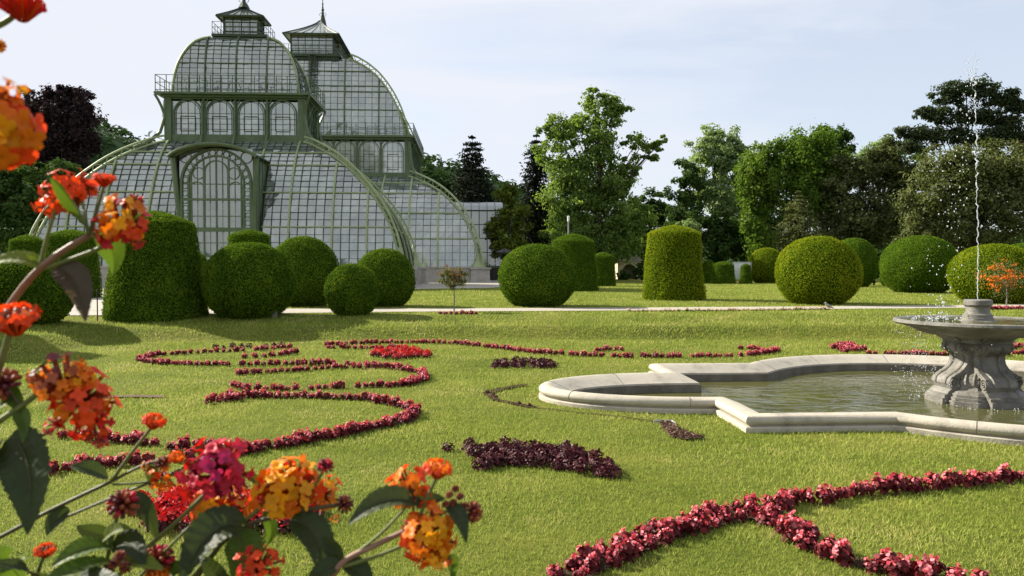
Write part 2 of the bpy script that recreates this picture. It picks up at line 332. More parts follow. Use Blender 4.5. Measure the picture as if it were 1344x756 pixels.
def flat(name, pts, z, mat, label, cat, thick=0.0):
    c = sum((Vector(p) for p in pts), Vector()) / len(pts)
    o = np_obj(name, [(p[0], p[1], z) for p in pts], [tuple(range(len(pts)))], mat); props(o, label, cat, kind='structure'); return o
def fix_up(pts):
    a = sum(pts[i][0] * pts[(i + 1) % len(pts)][1] - pts[(i + 1) % len(pts)][0] * pts[i][1] for i in range(len(pts)))
    return pts if a > 0 else pts[::-1]
# path across the terrace: sheet 2 cm proud of the turf
pc = [(-30, 24.9, 1.7), (-13, 25.6, 1.7), (-9, 26.3, 1.55), (-4, 26.9, 1.05), (3, 27.5, .95), (12, 28.6, .95), (22, 30.2, .95), (40, 32.2, 1.0)]
vv = []; 
for x, y, h in pc: vv += [(x, y - h, .522), (x, y + h, .522)]
o = np_obj('gravel_path', vv, [(2 * i, 2 * i + 2, 2 * i + 3, 2 * i + 1) for i in range(len(pc) - 1)], M['gravel']); props(o, 'pale gravel path crossing the terrace between the topiary', 'path', kind='structure')
o = np_obj('gravel_walk', fix_up([(-17.0, 26.5), (-13.4, 26.4), (-19.0, 52), (-27.5, 52)]) and [(p[0], p[1], .527) for p in fix_up([(-17.0, 26.5), (-13.4, 26.4), (-19.0, 52), (-27.5, 52)])], [(0, 1, 2, 3)], M['gravel']); props(o, 'pale gravel walk leading to the palm house on the left', 'path', kind='structure')
o = np_obj('gravel_forecourt', [(p[0], p[1], .535) for p in fix_up([(-70, 51), (-8.5, 53.0), (-2, 56), (8, 84), (6, 96), (-70, 96)])], [(0, 1, 2, 3, 4, 5)], M['gravel']); props(o, 'pale gravel forecourt round the palm house', 'forecourt', kind='structure')

# distant wooded hills
def crest(x):
    return 98 * math.exp(-((x + 300) / 130) ** 2) + 62 * math.exp(-((x + 60) / 110) ** 2) + 20 * math.exp(-((x - 260) / 200) ** 2)
hv = []; hx = np.linspace(-700, 600, 131); hy = np.linspace(300, 700, 21)
for y in hy:
    for x in hx:
        k = math.exp(-((y - 470) / 95) ** 2); hv.append((x, y, .3 + crest(x) * 470 / 470 * k * (1 + .06 * mnoise.noise(Vector((x * .03, y * .03, 0))))))
idx = np.arange(131 * 21).reshape(21, 131); fq = np.stack([idx[:-1, :-1], idx[:-1, 1:], idx[1:, 1:], idx[1:, :-1]], -1).reshape(-1, 4)
hill = np_obj('hill', hv, fq, M['leaf_hill'], smooth=True); props(hill, 'distant wooded hill rising behind the park trees', 'hill', kind='structure')

# ---------------------------------------------------------------- leaf clouds
def unit(a): return a / np.maximum(np.linalg.norm(a, axis=1, keepdims=True), 1e-9)
def leaves(P, Nn, size, asp=.6, fold=.15):
    """one rhombic leaf (bent along its midrib) per point -> V, quads"""
    n = len(P); Nn = unit(Nn); t = unit(np.cross(Nn, rng.normal(size=(n, 3)))); b = np.cross(Nn, t); s = size[:, None] if np.ndim(size) else size
    V = np.stack([P - t * s * .5, P + b * s * .5 * asp + Nn * s * fold, P + t * s * .5, P - b * s * .5 * asp + Nn * s * fold], 1).reshape(-1, 3)
    return V, np.arange(4 * n).reshape(n, 4)

def crown_cloud(blobs, n, size, clump=.22, nclump=60, up=.35, shell=.45, flatten=1.0, droop=0.0):
    """blobs: (centre, rx, ry, rz). Leaves gather in clumps spread through each blob, denser near its outside."""
    w_ = np.array([b[1] * b[2] + b[1] * b[3] for b in blobs]) ** .8; w_ = w_ / w_.sum(); Ps = []; Ns = []
    for (c, rx, ry, rz), k in zip(blobs, w_):
        nc = max(6, int(nclump * k)); d = unit(rng.normal(size=(nc, 3))); r = rng.random(nc) ** shell
        cc = d * r[:, None] * np.array([rx, ry, rz]); m = max(1, int(n * k / nc))
        cs = clump * (rx + ry + rz) / 3 * rng.uniform(.6, 1.5, nc)
        pp = rng.normal(size=(nc, m, 3)); pp = pp / np.maximum(np.linalg.norm(pp, axis=2, keepdims=True), 1e-6) * (rng.random((nc, m, 1)) ** .55) * np.where(rng.random((nc, m, 1)) < .22, rng.uniform(1, 1.5, (nc, m, 1)), 1.0) * rng.uniform(.6, 1.5, (nc, 1, 3))
        q = cc[:, None, :] + pp * cs[:, None, None] * np.array([1, 1, .75 * flatten]); q[:, :, 2] -= droop * rng.random((nc, m)) ** 2
        nn = pp * .6 + unit(cc + 1e-6)[:, None, :] * .45 + rng.normal(size=(nc, m, 3)) * .5; nn[:, :, 2] += up
        Ps.append((q + np.array(c)).reshape(-1, 3)); Ns.append(nn.reshape(-1, 3))
    P = np.concatenate(Ps); Nn = np.concatenate(Ns); keep = P[:, 2] > .55; P = P[keep]; Nn = Nn[keep]
    return leaves(P, Nn, size * rng.uniform(.6, 1.35, len(P)), .62)

def tree(name, label, blobs_px, Y, mat, n=9000, leaf=.45, trunk_px=None, trunk_r=.35, clump=.24, nclump=80, group='park trees', limbs=True, droop=0.0, flatten=1.0, shell=.45, bark='bark', depth=.8, up=.35, cat='tree', crown_name='crown'):
    """blobs_px: (px, py, rx, ry[, dY]) in photograph pixels at depth Y."""
    s = Y / F; bl = []
    for b in blobs_px:
        dY = b[4] if len(b) > 4 else 0.0; c = dp(b[0], b[1], Y + dY); k = (Y + dY) / F
        bl.append((c, b[2] * k, min(b[2], b[3] * 1.3) * k * depth, b[3] * k))
    tx = trunk_px if trunk_px is not None else sum(b[0] * b[2] for b in blobs_px) / sum(b[2] for b in blobs_px)
    n = int(n * 2.3); nclump = int(nclump * 1.7); clump *= 1.2
    base = dp(tx, 365, Y); base.z = gz(base.x, base.y) - .05
    root = empty(name, base, label, cat, group)
    V, Fq = crown_cloud(bl, n, leaf, clump, nclump, up, shell, flatten, droop)
    np_obj(crown_name, V, Fq, mat, root)
    mb = MB(); top = max(bl, key=lambda b: b[0].z)[0]; hgt_ = top.z - base.z
    jog = lambda a: Vector((random.uniform(-a, a), random.uniform(-a, a), 0))
    pts = [base + (Vector((top.x, top.y, top.z)) - base) * t + jog(.012 * hgt_ if 0 < t < 1 else 0) for t in (0, .12, .3, .5, .72, 1)]
    mb.tube(pts, [trunk_r * 1.45, trunk_r, trunk_r * .85, trunk_r * .65, trunk_r * .4, trunk_r * .1], 8)
    np_trunk = mb.build('trunk', M[bark], root, True)
    if limbs:
        lm = MB()
        for c, rx, ry, rz in bl:
            for q in range(2):
                e = c + Vector((random.uniform(-.6, .6) * rx, random.uniform(-.6, .6) * ry, random.uniform(-.2, .6) * rz))
                h = max(.15, min(.85, (e.z - base.z) / hgt_ * .6)); st = base + (top - base) * h
                mid = st.lerp(e, .5) + Vector((0, 0, -.06 * (e - st).length)); lm.tube([st, mid, e], [trunk_r * .28, trunk_r * .17, .03], 5)
        lm.build('limbs', M[bark], root, True)
    return root

# far wood on the hills
cs = []
for i in range(2600):
    x = random.uniform(-640, 420); y = random.uniform(330, 490); k = math.exp(-((y - 470) / 95) ** 2); z = .3 + crest(x) * k
    if z < 8: continue
    cs.append((x, y, z))
cs = np.array(cs); P = []; Nn = []
for c in cs:
    m = 14; d = unit(rng.normal(size=(m, 3))); d[:, 2] = np.abs(d[:, 2]); P.append(c + d * np.array([4.5, 4.5, 5.5]) * rng.uniform(.7, 1.2)); Nn.append(d + np.array([0, 0, .4]))
P = np.concatenate(P); Nn = np.concatenate(Nn); V, Fq = leaves(P, Nn, rng.uniform(1.6, 3.6, len(P)), .8)
o = np_obj('far_wood', V, Fq, M['leaf_hill']); props(o, 'far green woodland covering the distant hill', 'woodland', kind='stuff')

# ---------------------------------------------------------------- park trees
tree('copper_beech', 'dark purple copper beech rising left of the palm house', [(82, 165, 50, 48), (60, 140, 32, 24), (105, 150, 26, 34), (85, 128, 28, 16), (118, 190, 16, 24), (80, 205, 52, 30)], 120, M['leaf_beech'], 7500, .6, 85, .5, clump=.2, nclump=150)
tree('yew_tree', 'broad dark green yew low behind the left end of the palm house', [(20, 255, 50, 55), (75, 245, 38, 42), (45, 310, 80, 45), (100, 285, 26, 40), (-40, 260, 50, 70)], 98, M['leaf_dark'], 9000, .6, 40, .4)
tree('broadleaf_tree', 'low mid green tree between spruce and palm house', [(572, 248, 26, 24), (552, 240, 20, 20), (592, 252, 18, 18)], 150, M['leaf_hill'], 3000, .7, 570, .3)
tree('young_maple', 'small yellow green tree right of the glass annex', [(664, 265, 18, 24), (676, 290, 20, 26), (657, 305, 18, 22), (668, 325, 26, 16), (668, 250, 10, 16)], 92, M['leaf_yellow'], 4200, .40, 666, .18, nclump=70)
tree('plane_tree', 'tallest airy green tree in the middle with sky gaps on its right', [(785, 135, 26, 26), (812, 150, 18, 20), (755, 165, 32, 26), (725, 175, 24, 24), (790, 185, 44, 34), (832, 188, 14, 12), (735, 215, 40, 32), (785, 240, 50, 36), (830, 225, 18, 22), (858, 188, 15, 12), (850, 205, 14, 8), (873, 183, 7, 8), (760, 250, 40, 40), (810, 255, 30, 34), (745, 275, 44, 38), (800, 290, 44, 44), (830, 300, 34, 40), (735, 320, 34, 28), (785, 330, 48, 22)], 100, M['leaf_mid'], 17000, .44, 787, .55, clump=.26, nclump=260, bark='bark', depth=.7)
tree('dark_linden', 'dark rounded tree right of the tallest airy tree', [(845, 285, 26, 30), (862, 270, 20, 28), (855, 320, 36, 30), (835, 315, 22, 36), (880, 300, 22, 45)], 118, M['leaf_dark'], 7000, .5, 852, .3)
tree('chestnut_tree', 'rounded pale grey green tree between the golden cone and the bright hanging tree', [(938, 188, 36, 26), (955, 215, 28, 30), (965, 195, 20, 22), (925, 215, 24, 28), (975, 225, 16, 34), (945, 255, 34, 34), (925, 245, 18, 26), (962, 268, 24, 26)], 112, M['leaf_blue'], 8500, .46, 938, .4, nclump=130)
tree('dark_maple', 'dark green tree in front of the rounded pale topped tree', [(903, 235, 18, 34), (908, 285, 30, 42), (950, 312, 34, 32), (888, 275, 16, 38), (930, 325, 40, 28), (975, 318, 16, 30)], 106, M['leaf_dark'], 10000, .46, 925, .4, nclump=130)
tree('back_oak', 'dark tree top showing above the bright green tree', [(1085, 182, 32, 17), (1055, 188, 22, 12), (1100, 195, 20, 16), (1075, 215, 40, 30)], 135, M['leaf_dark'], 5000, .6, 1080, .4)
tree('dark_linden', 'dark tree filling the gap between the pale rounded and the bright hanging tree', [(985, 250, 26, 40), (985, 305, 34, 44), (1015, 300, 26, 40)], 126, M['leaf_dark'], 6000, .55, 985, .3)
tree('dark_linden', 'dark tree filling the gap between the two bronze trees', [(1195, 240, 34, 44), (1190, 300, 44, 50), (1225, 300, 30, 40)], 126, M['leaf_dark'], 6000, .55, 1195, .3)
tree('willow', 'big bright green tree with hanging foliage right of centre', [(1000, 212, 30, 28), (1060, 197, 46, 30), (985, 235, 18, 36), (1040, 225, 46, 30), (1095, 220, 30, 30), (998, 250, 24, 40), (1065, 250, 46, 32), (990, 300, 18, 42), (1010, 320, 22, 30), (1085, 275, 28, 30)], 100, M['leaf_lime'], 15000, .42, 1040, .45, nclump=200, droop=1.6)
tree('copper_maple', 'bronze green tree left of the fountain jet', [(1110, 240, 38, 34), (1150, 225, 34, 34), (1130, 290, 52, 45), (1095, 300, 30, 38), (1165, 290, 36, 48), (1165, 205, 26, 24), (1185, 240, 26, 40)], 98, M['leaf_olive'], 13000, .42, 1130, .4, nclump=190)
tree('pale_oak', 'pale green tree top showing behind the bronze trees', [(1165, 196, 22, 16), (1150, 208, 22, 16), (1135, 220, 24, 16)], 122, M['leaf_blue'], 3500, .5, 1155, .35)
tree('black_pine', 'black pine with flat layered boughs above the fountain jet', [(1268, 116, 44, 11), (1245, 128, 26, 9), (1310, 128, 40, 11), (1335, 140, 24, 10), (1225, 152, 32, 11), (1265, 150, 44, 10), (1300, 157, 46, 10), (1200, 175, 26, 10), (1240, 178, 36, 12), (1325, 172, 36, 12), (1290, 182, 48, 12), (1378, 160, 30, 22), (1195, 192, 20, 12)], 92, M['leaf_pine'], 13000, .34, 1282, .4, clump=.3, nclump=300, flatten=.8, depth=1.0)
tree('copper_chestnut', 'large bronze green tree behind the fountain jet', [(1250, 220, 46, 36), (1300, 215, 50, 38), (1222, 265, 42, 50), (1275, 280, 55, 52), (1325, 270, 46, 55), (1210, 310, 32, 34), (1355, 230, 32, 40)], 84, M['leaf_olive'], 16000, .38, 1270, .45, nclump=230)
tree('red_plum', 'reddish leaved tree at the right edge behind the fountain', [(1352, 205, 22, 22), (1375, 240, 36, 40), (1338, 182, 12, 9)], 96, M['leaf_red'], 4000, .4, 1370, .3)
tree('round_bush', 'rounded pale green bush behind the golden topiary cone', [(905, 302, 18, 14), (900, 320, 20, 20), (905, 345, 20, 18)], 78, M['leaf_blue'], 2600, .3, 905, .12, cat='bush', group='bushes behind the topiary')
tree('dark_bush', 'dark bush before the beige garden house under the tallest tree', [(842, 356, 12, 11), (818, 362, 9, 7)], 97, M['leaf_dark'], 1400, .32, 842, .08, cat='bush', group='bushes behind the topiary', limbs=False)
tree('dark_bush', 'dark green bush behind the topiary left of the fountain jet', [(1150, 345, 14, 18), (1140, 360, 14, 12)], 66, M['ext_green'], 2000, .2, 1147, .08, cat='bush', group='bushes behind the topiary')

def conifer(name, label, outl, px, Y, mat, n=6000, leaf=.4, group='park trees', trunk_r=.3, tiers=26, ragged=.35, droop=.25):
    """outl: (py, half width px) from top to bottom; tiers of ragged boughs round a straight trunk"""
    base = dp(px, 366, Y); base.z = gz(base.x, base.y) - .05; root = empty(name, base, label, 'tree', group); top = dp(px, outl[0][0], Y)
    yy = [o_[0] for o_ in outl]; ww = [o_[1] * Y / F for o_ in outl]; Ps, Ns = [], []; tt = np.linspace(0, 1, tiers) ** .9; per = n / max(1e-6, sum(.15 + np.interp(yy[0] + (yy[-1] - yy[0]) * t, yy, ww) for t in tt)); lim = MB()
    for t in tt:
        py = yy[0] + (yy[-1] - yy[0]) * t; w_ = float(np.interp(py, yy, ww)); z = dp(px, py, Y).z; nb = max(5, int(6 + w_ * 3)); k = max(3, int(per * (.15 + w_) / nb))
        for b in range(nb):
            a = random.uniform(0, 6.283); ln = w_ * random.uniform(1 - ragged, 1 + ragged * .5); f_ = rng.random(k) ** .6; sp = (.10 + .16 * f_ * (1 - f_) * 4) * max(ln, .5); d = np.array([math.cos(a), math.sin(a)])
            p = np.stack([base.x + d[0] * ln * f_, base.y + d[1] * ln * f_, z - droop * ln * f_ ** 1.5 + .22 * droop * ln * f_ ** 4], 1) + rng.normal(size=(k, 3)) * np.stack([sp, sp, sp * .45], 1); Ps.append(p); Ns.append(np.stack([np.full(k, d[0] * .4), np.full(k, d[1] * .4), np.full(k, .8)], 1) + rng.normal(size=(k, 3)) * .5)
            if b % 3 == 0: lim.tube([(base.x, base.y, z), (base.x + d[0] * ln * .8, base.y + d[1] * ln * .8, z - droop * ln * .7)], [.05, .015], 4)
    P = np.concatenate(Ps); Nn = np.concatenate(Ns); kp = P[:, 2] > .55; V, Fq = leaves(P[kp], Nn[kp], leaf * rng.uniform(.6, 1.35, int(kp.sum())), .5); np_obj('crown', V, Fq, mat, root)
    t_ = MB(); t_.tube([base, base.lerp(top, .5), top], [trunk_r * 1.3, trunk_r * .7, .03], 8); t_.build('trunk', M['bark'], root, True); lim.build('limbs', M['bark'], root, True); return root
conifer('spruce', 'tall dark spruce standing right behind the palm house', [(180, 4), (190, 12), (205, 16), (218, 13), (224, 26), (245, 28), (265, 34), (300, 38), (350, 40)], 620, 130, M['leaf_conifer'], 15000, .6, tiers=30)
conifer('cypress', 'narrow dark conifer left against the tall pale green tree', [(178, 3), (190, 12), (215, 17), (250, 20), (300, 24), (355, 26)], 704, 104, M['leaf_conifer'], 14000, .42, tiers=34, droop=.4)
conifer('small_conifer', 'small olive conifer in front of the bright green tree', [(252, 2), (268, 13), (290, 22), (315, 30), (345, 32)], 1046, 88, M['leaf_olive'], 8000, .34, tiers=22, droop=.1)
# dark undergrowth along the wood edge
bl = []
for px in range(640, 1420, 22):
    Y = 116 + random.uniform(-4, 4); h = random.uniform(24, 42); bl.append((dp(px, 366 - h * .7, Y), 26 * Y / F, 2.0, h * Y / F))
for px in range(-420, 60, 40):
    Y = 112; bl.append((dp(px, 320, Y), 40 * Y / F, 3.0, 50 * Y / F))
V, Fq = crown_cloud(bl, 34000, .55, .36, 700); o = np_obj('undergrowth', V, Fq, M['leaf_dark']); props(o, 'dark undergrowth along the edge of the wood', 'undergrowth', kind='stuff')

# ---------------------------------------------------------------- topiary
def topiary(name, prof, c, label, mat, group, n=6000, leaf=.06, hole=None):
    n = int(n * 1.8)
    """prof: (r, z) from the ground up; a clipped body of leaves over a dark inside."""
    prof = np.array(prof); seg = np.hypot(np.diff(prof[:, 0]), np.diff(prof[:, 1])); s = np.concatenate([[0], np.cumsum(seg)])
    def at(t): return np.interp(t * s[-1], s, prof[:, 0]), np.interp(t * s[-1], s, prof[:, 1])
    ts = np.linspace(0, 1, 60); rr, zz_ = at(ts); nq = 40; q = np.linspace(0, 2 * np.pi, nq, endpoint=False)
    dn = lambda Q, Z: 1 + .016 * np.sin(3 * Q + Z * 2 + c.x) + .012 * np.sin(7 * Q - Z * 3 + c.y) + .010 * np.sin(13 * Q + 4 * Z + c.y) * np.sin(5 * Z + c.x) + .006 * np.sin(29 * Q) * np.sin(17 * Z + c.x)
    V = np.stack([c.x + rr[:, None] * .96 * dn(q, zz_[:, None]) * np.cos(q), c.y + rr[:, None] * .96 * dn(q, zz_[:, None]) * np.sin(q), np.repeat((zz_ * .985 + c.z)[:, None], nq, 1)], -1).reshape(-1, 3)
    idx = np.arange(60 * nq).reshape(60, nq); nxt = np.roll(idx, -1, 1); fq = np.stack([idx[:-1], nxt[:-1], nxt[1:], idx[1:]], -1).reshape(-1, 4)
    # leaves, area-weighted
    tt = np.linspace(0, 1, 400); r_, z_ = at(tt); wt = np.maximum(r_, .02); wt = wt / wt.sum(); T = np.clip(rng.choice(tt, n, p=wt) + rng.uniform(-.00125, .00125, n), 0, 1)
    r1, z1 = at(T); r2, z2 = at(np.clip(T + .004, 0, 1)); r0, z0 = at(np.clip(T - .004, 0, 1)); dr = r2 - r0; dz = z2 - z0
    Q = rng.random(n) * 2 * np.pi; f = dn(Q, z1) * rng.normal(1.0, .012, n)
    Nn = np.stack([dz * np.cos(Q), dz * np.sin(Q), -dr], 1); Nn = unit(Nn)
    P = np.stack([c.x + r1 * f * np.cos(Q), c.y + r1 * f * np.sin(Q), c.z + z1], 1) + Nn * (rng.normal(0, .012, (n, 1)) + np.where(rng.random((n, 1)) < .04, rng.uniform(.01, .06, (n, 1)), 0))
    if hole:                                  # a bare patch where the clipped skin is missing
        hd = np.hypot((Q - R(hole[0]) + np.pi) % (2 * np.pi) - np.pi, (z1 - hole[1]) / 1.3) ; kk = hd > hole[2] * rng.uniform(.6, 1.3, n); kk |= rng.random(n) < .22; P, Nn = P[kk], Nn[kk]; n = len(P)
    LV, LF = leaves(P, Nn + rng.normal(size=(n, 3)) * .55, leaf * rng.uniform(.6, 1.4, n), .55, .2)
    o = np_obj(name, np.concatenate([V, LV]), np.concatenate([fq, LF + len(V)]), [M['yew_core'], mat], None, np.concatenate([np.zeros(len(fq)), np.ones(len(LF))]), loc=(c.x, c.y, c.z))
    props(o, label, 'topiary', group); return o
def ball(px, hw, top, base, label, mat='yew', Y=None, n=7000, hole=None, leaf=.06):
    z0 = .5
    for _ in range(5): g = gp(px, base, z0); z0 = .5 if Y else .5 * (z0 + gz(g.x, g.y))
    Yc = Y if Y else g.y / (1 - .4 * hw / F); Rr = hw * Yc / F; z0 -= .03; zt = dp(px, top, Yc).z - z0 - .02; c = dp(px, 360, Yc); c.z = z0
    h = zt; pr = []
    for a in np.linspace(-62, 90, 40):
        aa = R(a); pr.append((Rr * max(math.cos(aa), 0) ** .93, (math.sin(aa) + math.sin(R(62))) / (1 + math.sin(R(62))) * h))
    return topiary('topiary_ball', pr, c, label, M[mat], 'clipped yew balls', n, leaf, hole)
def cone(px, wb, wt, shoulder, peak, base, label, mat='yew', Y=None, n=8000, leaf=.06):
    z0 = .5
    for _ in range(5): g = gp(px, base, z0); z0 = .5 if Y else .5 * (z0 + gz(g.x, g.y))
    z0 -= .03; Yc = Y if Y else g.y / (1 - .9 * wb / F); rb = wb * Yc / F; rt = wt * Yc / F; zs = dp(px, shoulder, Yc - rt).z - z0; zp = dp(px, peak, Yc).z - z0; c = dp(px, 360, Yc); c.z = z0
    k = [(rb, 0), (rb * .995, .1 * zs), (rb + (rt - rb) * .55, .5 * zs), (rt, zs * .99), (rt * .985, zs), (rt * .5, zs + (zp - zs) * .62), (.01, zp)]
    return topiary('topiary_cone', k, c, label, M[mat], 'clipped yew cones', n, leaf)
cone(205, 62, 47, 290, 277, 424, 'largest dark topiary cone, at the left edge of the gravel path', n=17000)
cone(95, 34, 29, 308, 301, 0, 'dark topiary cone behind the left purple leaf, by the palm house', Y=38, n=6000, leaf=.07)
cone(38, 25, 21, 315, 308, 0, 'dark topiary cone farthest left, behind the dark ball', Y=44, n=4000, leaf=.07)
cone(328, 31, 26, 307, 301, 0, 'topiary cone peeping over two balls before the palm house entrance', Y=44, n=5000, leaf=.07)
cone(752, 34, 27, 315, 306, 383, 'dark green topiary cone behind the right side of the middle ball', n=7000)
cone(791, 17, 15, 336, 331, 373, 'short topiary cone standing alone before the tallest tree', Y=63, n=4000, leaf=.08)
cone(884, 40, 33.5, 304, 295, 395, 'tall golden green topiary cone in the middle right', 'yew_gold', n=11000)
cone(949, 16, 13, 347, 343, 370, 'small topiary cone in the distance left of the white board', Y=72, n=2500, leaf=.09)
cone(929, 11, 9, 345, 341, 369, 'small topiary cone half hidden beside the golden cone', Y=78, n=2000, leaf=.09)
cone(979, 8, 6, 349, 346, 370, 'thin topiary cone just right of the white board', Y=73, n=1500, leaf=.09)
c0 = Vector((-14.6, 18.9, .5)); topiary('topiary_cone', [(1.25, 0), (1.2, .4), (1.05, 2.0), (1.0, 2.6), (.5, 2.8), (.01, 2.9)], c0, 'topiary cone at the left end of the turf bank', M['yew'], 'clipped yew cones', 5000, .07)
b1 = ball(327, 58, 318, 418, 'big topiary ball with a bare trunk, beside the largest cone', n=13000, hole=(-68, .35, .24))
ball(399, 45, 310, 403, 'topiary ball directly behind the ball with the bare trunk', n=9000)
ball(462, 34, 346, 414, 'smallest front topiary ball, before the palm house corner', n=7000)
ball(505, 39, 326, 403, 'topiary ball behind the smallest front ball', n=8000)
ball(705, 50, 320, 403, 'topiary ball with a dark gap low on its left side', n=10000, hole=(238, .5, .30))
ball(1006, 24, 325, 372, 'small golden topiary ball left of the bright green ball', 'yew_gold', n=5000, leaf=.08)
ball(1073, 53, 310, 400, 'bright green round topiary ball right of the golden cone', 'yew_gold', n=11000)
ball(1120, 30, 312, 377, 'dark topiary ball half hidden behind the bright green ball', n=5000, leaf=.08)
ball(1207, 48, 309, 385, 'wide olive topiary ball between the bright ball and the fountain jet', n=9000, leaf=.07)
ball(1168, 12, 350, 376, 'small topiary ball tucked behind the wide olive ball', n=2000, leaf=.08)
ball(1304, 53, 320, 399, 'topiary ball behind the orange flowering standard and the jet', 'yew_gold', n=9000)
ball(1345, 40, 319, 385, 'topiary ball at the right edge behind the fountain', n=5000, leaf=.08)
ball(38, 52, 338, 426, 'dark topiary ball on the far left behind the flower stems', n=9000)
ball(262, 13, 333, 390, 'narrow strip of topiary ball between the largest cone and the trunk ball', n=3000, leaf=.08)
tb = MB(); c1 = gp(356, 416, .5); c1.z = gz(c1.x, c1.y); tb.tube([c1 + Vector((0, .25, -.05)), c1 + Vector((.02, .3, .35)), c1 + Vector((-.05, .55, .8))], [.11, .09, .08], 8); o = tb.build('trunk', M['bark_pale'], b1, True)
# ---------------------------------------------------------------- palm house
PH = empty('palm_house', (-23, 65, .5), 'green iron and glass palm house with two domed pavilions and an arched entrance', 'greenhouse')

class Pav:
    """A pavilion laid out in its own axes: u right, v away from us, z up."""
    def __init__(s, cx, cy): s.c = Vector((cx, cy, 0))
    def P(s, u, v, z): return s.c + E1 * u + E2 * v + Vector((0, 0, z))
    def D(s, u, v, z=0): return E1 * u + E2 * v + Vector((0, 0, z))
    def ax(s): return (E1, E2, Vector((0, 0, 1)))

SIDES = {'front': (0, -1), 'back': (0, 1), 'right': (1, 0), 'left': (-1, 0)}
def curved_roof(pv, name, us, vs, zs, step, majors, purl, glass, rows=9, bar=.045, rib=.11, hip_gap=.0, hipr=.14, hips='lattice', skip=None):
    """Hipped roof with a curved section: half widths us / half depths vs at heights zs (bottom to top)."""
    us, vs, zs = map(np.array, (us, vs, zs)); t0 = np.linspace(0, 1, len(zs))
    # resample smoothly by arc length
    tt = np.linspace(0, 1, 60); U = np.interp(tt, t0, us); V_ = np.interp(tt, t0, vs); Z = np.interp(tt, t0, zs)
    for _ in range(3):
        for A in (U, V_, Z): A[1:-1] = (A[:-2] + 2 * A[1:-1] + A[2:]) / 4
    sl = np.concatenate([[0], np.cumsum(np.hypot(np.diff(U), np.diff(Z)))]); sl /= sl[-1]
    f = lambda h: (float(np.interp(h, sl, U)), float(np.interp(h, sl, V_)), float(np.interp(h, sl, Z)))
    g = MB(); bars = MB(); ribs = MB(); H = np.linspace(0, 1, rows + 1)
    for side, (sx_, sy_) in SIDES.items():
        half = (lambda h: f(h)[0]) if sx_ == 0 else (lambda h: f(h)[1])
        def pt(s_, h, off=0.0):
            u, v, z = f(h); u2, v2, z2 = f(min(1, h + .01)); u1, v1, z1 = f(max(0, h - .01))
            if sx_ == 0: nn = Vector((0, sy_ * (z2 - z1), (v1 - v2))); p = (s_, sy_ * v, z)
            else: nn = Vector((sx_ * (z2 - z1), 0, (u1 - u2))); p = (sx_ * u, s_, z)
            nn.normalize(); return pv.P(p[0] + nn.x * off, p[1] + nn.y * off, p[2] + nn.z * off)
        wmax = half(0); k = int(math.ceil(wmax / step)); S = [i * step for i in range(-k, k + 1)]
        for a, b in zip(S[:-1], S[1:]):
            for h0, h1 in zip(H[:-1], H[1:]):
                w0, w1 = half(h0), half(h1); cl = lambda x, w_: max(-w_, min(w_, x)); a0, b0, a1, b1 = cl(a, w0), cl(b, w0), cl(a, w1), cl(b, w1)
                if b0 - a0 < .01: continue
                if skip and skip(side, (a0 + b0) / 2, f((h0 + h1) / 2)[2]): continue
                j = [random.uniform(-.026, .026) for _ in range(4)]
                q = [pt(a0, h0, j[0]), pt(b0, h0, j[1]), pt(b1, h1, j[2]), pt(a1, h1, j[3])]
                if b1 - a1 < .01: q = q[:3]
                if side in ('back', 'left'): q = q[::-1]
                g.add(q, [tuple(range(len(q)))])
        for i, s_ in enumerate(S):
            if abs(s_) >= wmax: continue
            pts = []; off = .03
            for h in np.linspace(0, 1, 22):
                if abs(s_) > half(h): break
                if skip and skip(side, s_, f(h)[2]): pts = []; continue
                pts.append((h, pt(s_, h, off)))
            if len(pts) < 2: continue
            mj = any(abs(s_ - m) < step * .5 for m in majors[0 if sx_ == 0 else 1])
            if mj: ribs.tube([pt(s_, h, .12) for h, _ in pts], rib, 4)
            else: bars.tube([p for _, p in pts], bar, 4, cap=False)
        for h in H[1:-1]:
            w_ = half(h); big = any(abs(h - p) < .5 / rows for p in purl)
            n = 8
            for i in range(n):
                a, b = -w_ + 2 * w_ * i / n, -w_ + 2 * w_ * (i + 1) / n
                if skip and skip(side, (a + b) / 2, f(h)[2]): continue
                (ribs if big else bars).tube([pt(a, h, .06 if big else .03), pt(b, h, .06 if big else .03)], rib * .7 if big else bar * .5, 4, cap=False)
    roof = g.build(name, glass, PH)
    bars.build('glazing_bar', M['paint_dark'], roof); ribs.build('rib', M['paint_light'] if name == 'lower_roof' else M['paint'], roof)
    for qx in (-1, 1):
        for qy in (-1, 1):
            hb = MB(); inner = []; outer = []
            for h in np.linspace(0, 1, 26):
                u, v, z = f(h); u2, v2, z2 = f(min(1, h + .01)); u1, v1, z1 = f(max(0, h - .01)); nz = (u1 - u2) + (v1 - v2); nn = Vector((qx * (z2 - z1), qy * (z2 - z1), nz * .5)); nn.normalize()
                inner.append(pv.P(qx * u + nn.x * .06, qy * v + nn.y * .06, z + nn.z * .06)); outer.append(pv.P(qx * u + nn.x * (.06 + hip_gap), qy * v + nn.y * (.06 + hip_gap), z + nn.z * (.06 + hip_gap)))
            hb.tube(inner, hipr, 6)
            if hip_gap > 0:
                hb.tube(outer, hipr * .9, 6)
                for i in range(0, 25): hb.tube([inner[i] if i % 2 else outer[i], outer[i + 1] if i % 2 else inner[i + 1]], hipr * .38, 4, cap=False)
            hb.build('hip_rib', M['paint_light'], roof, False)
    return roof, f

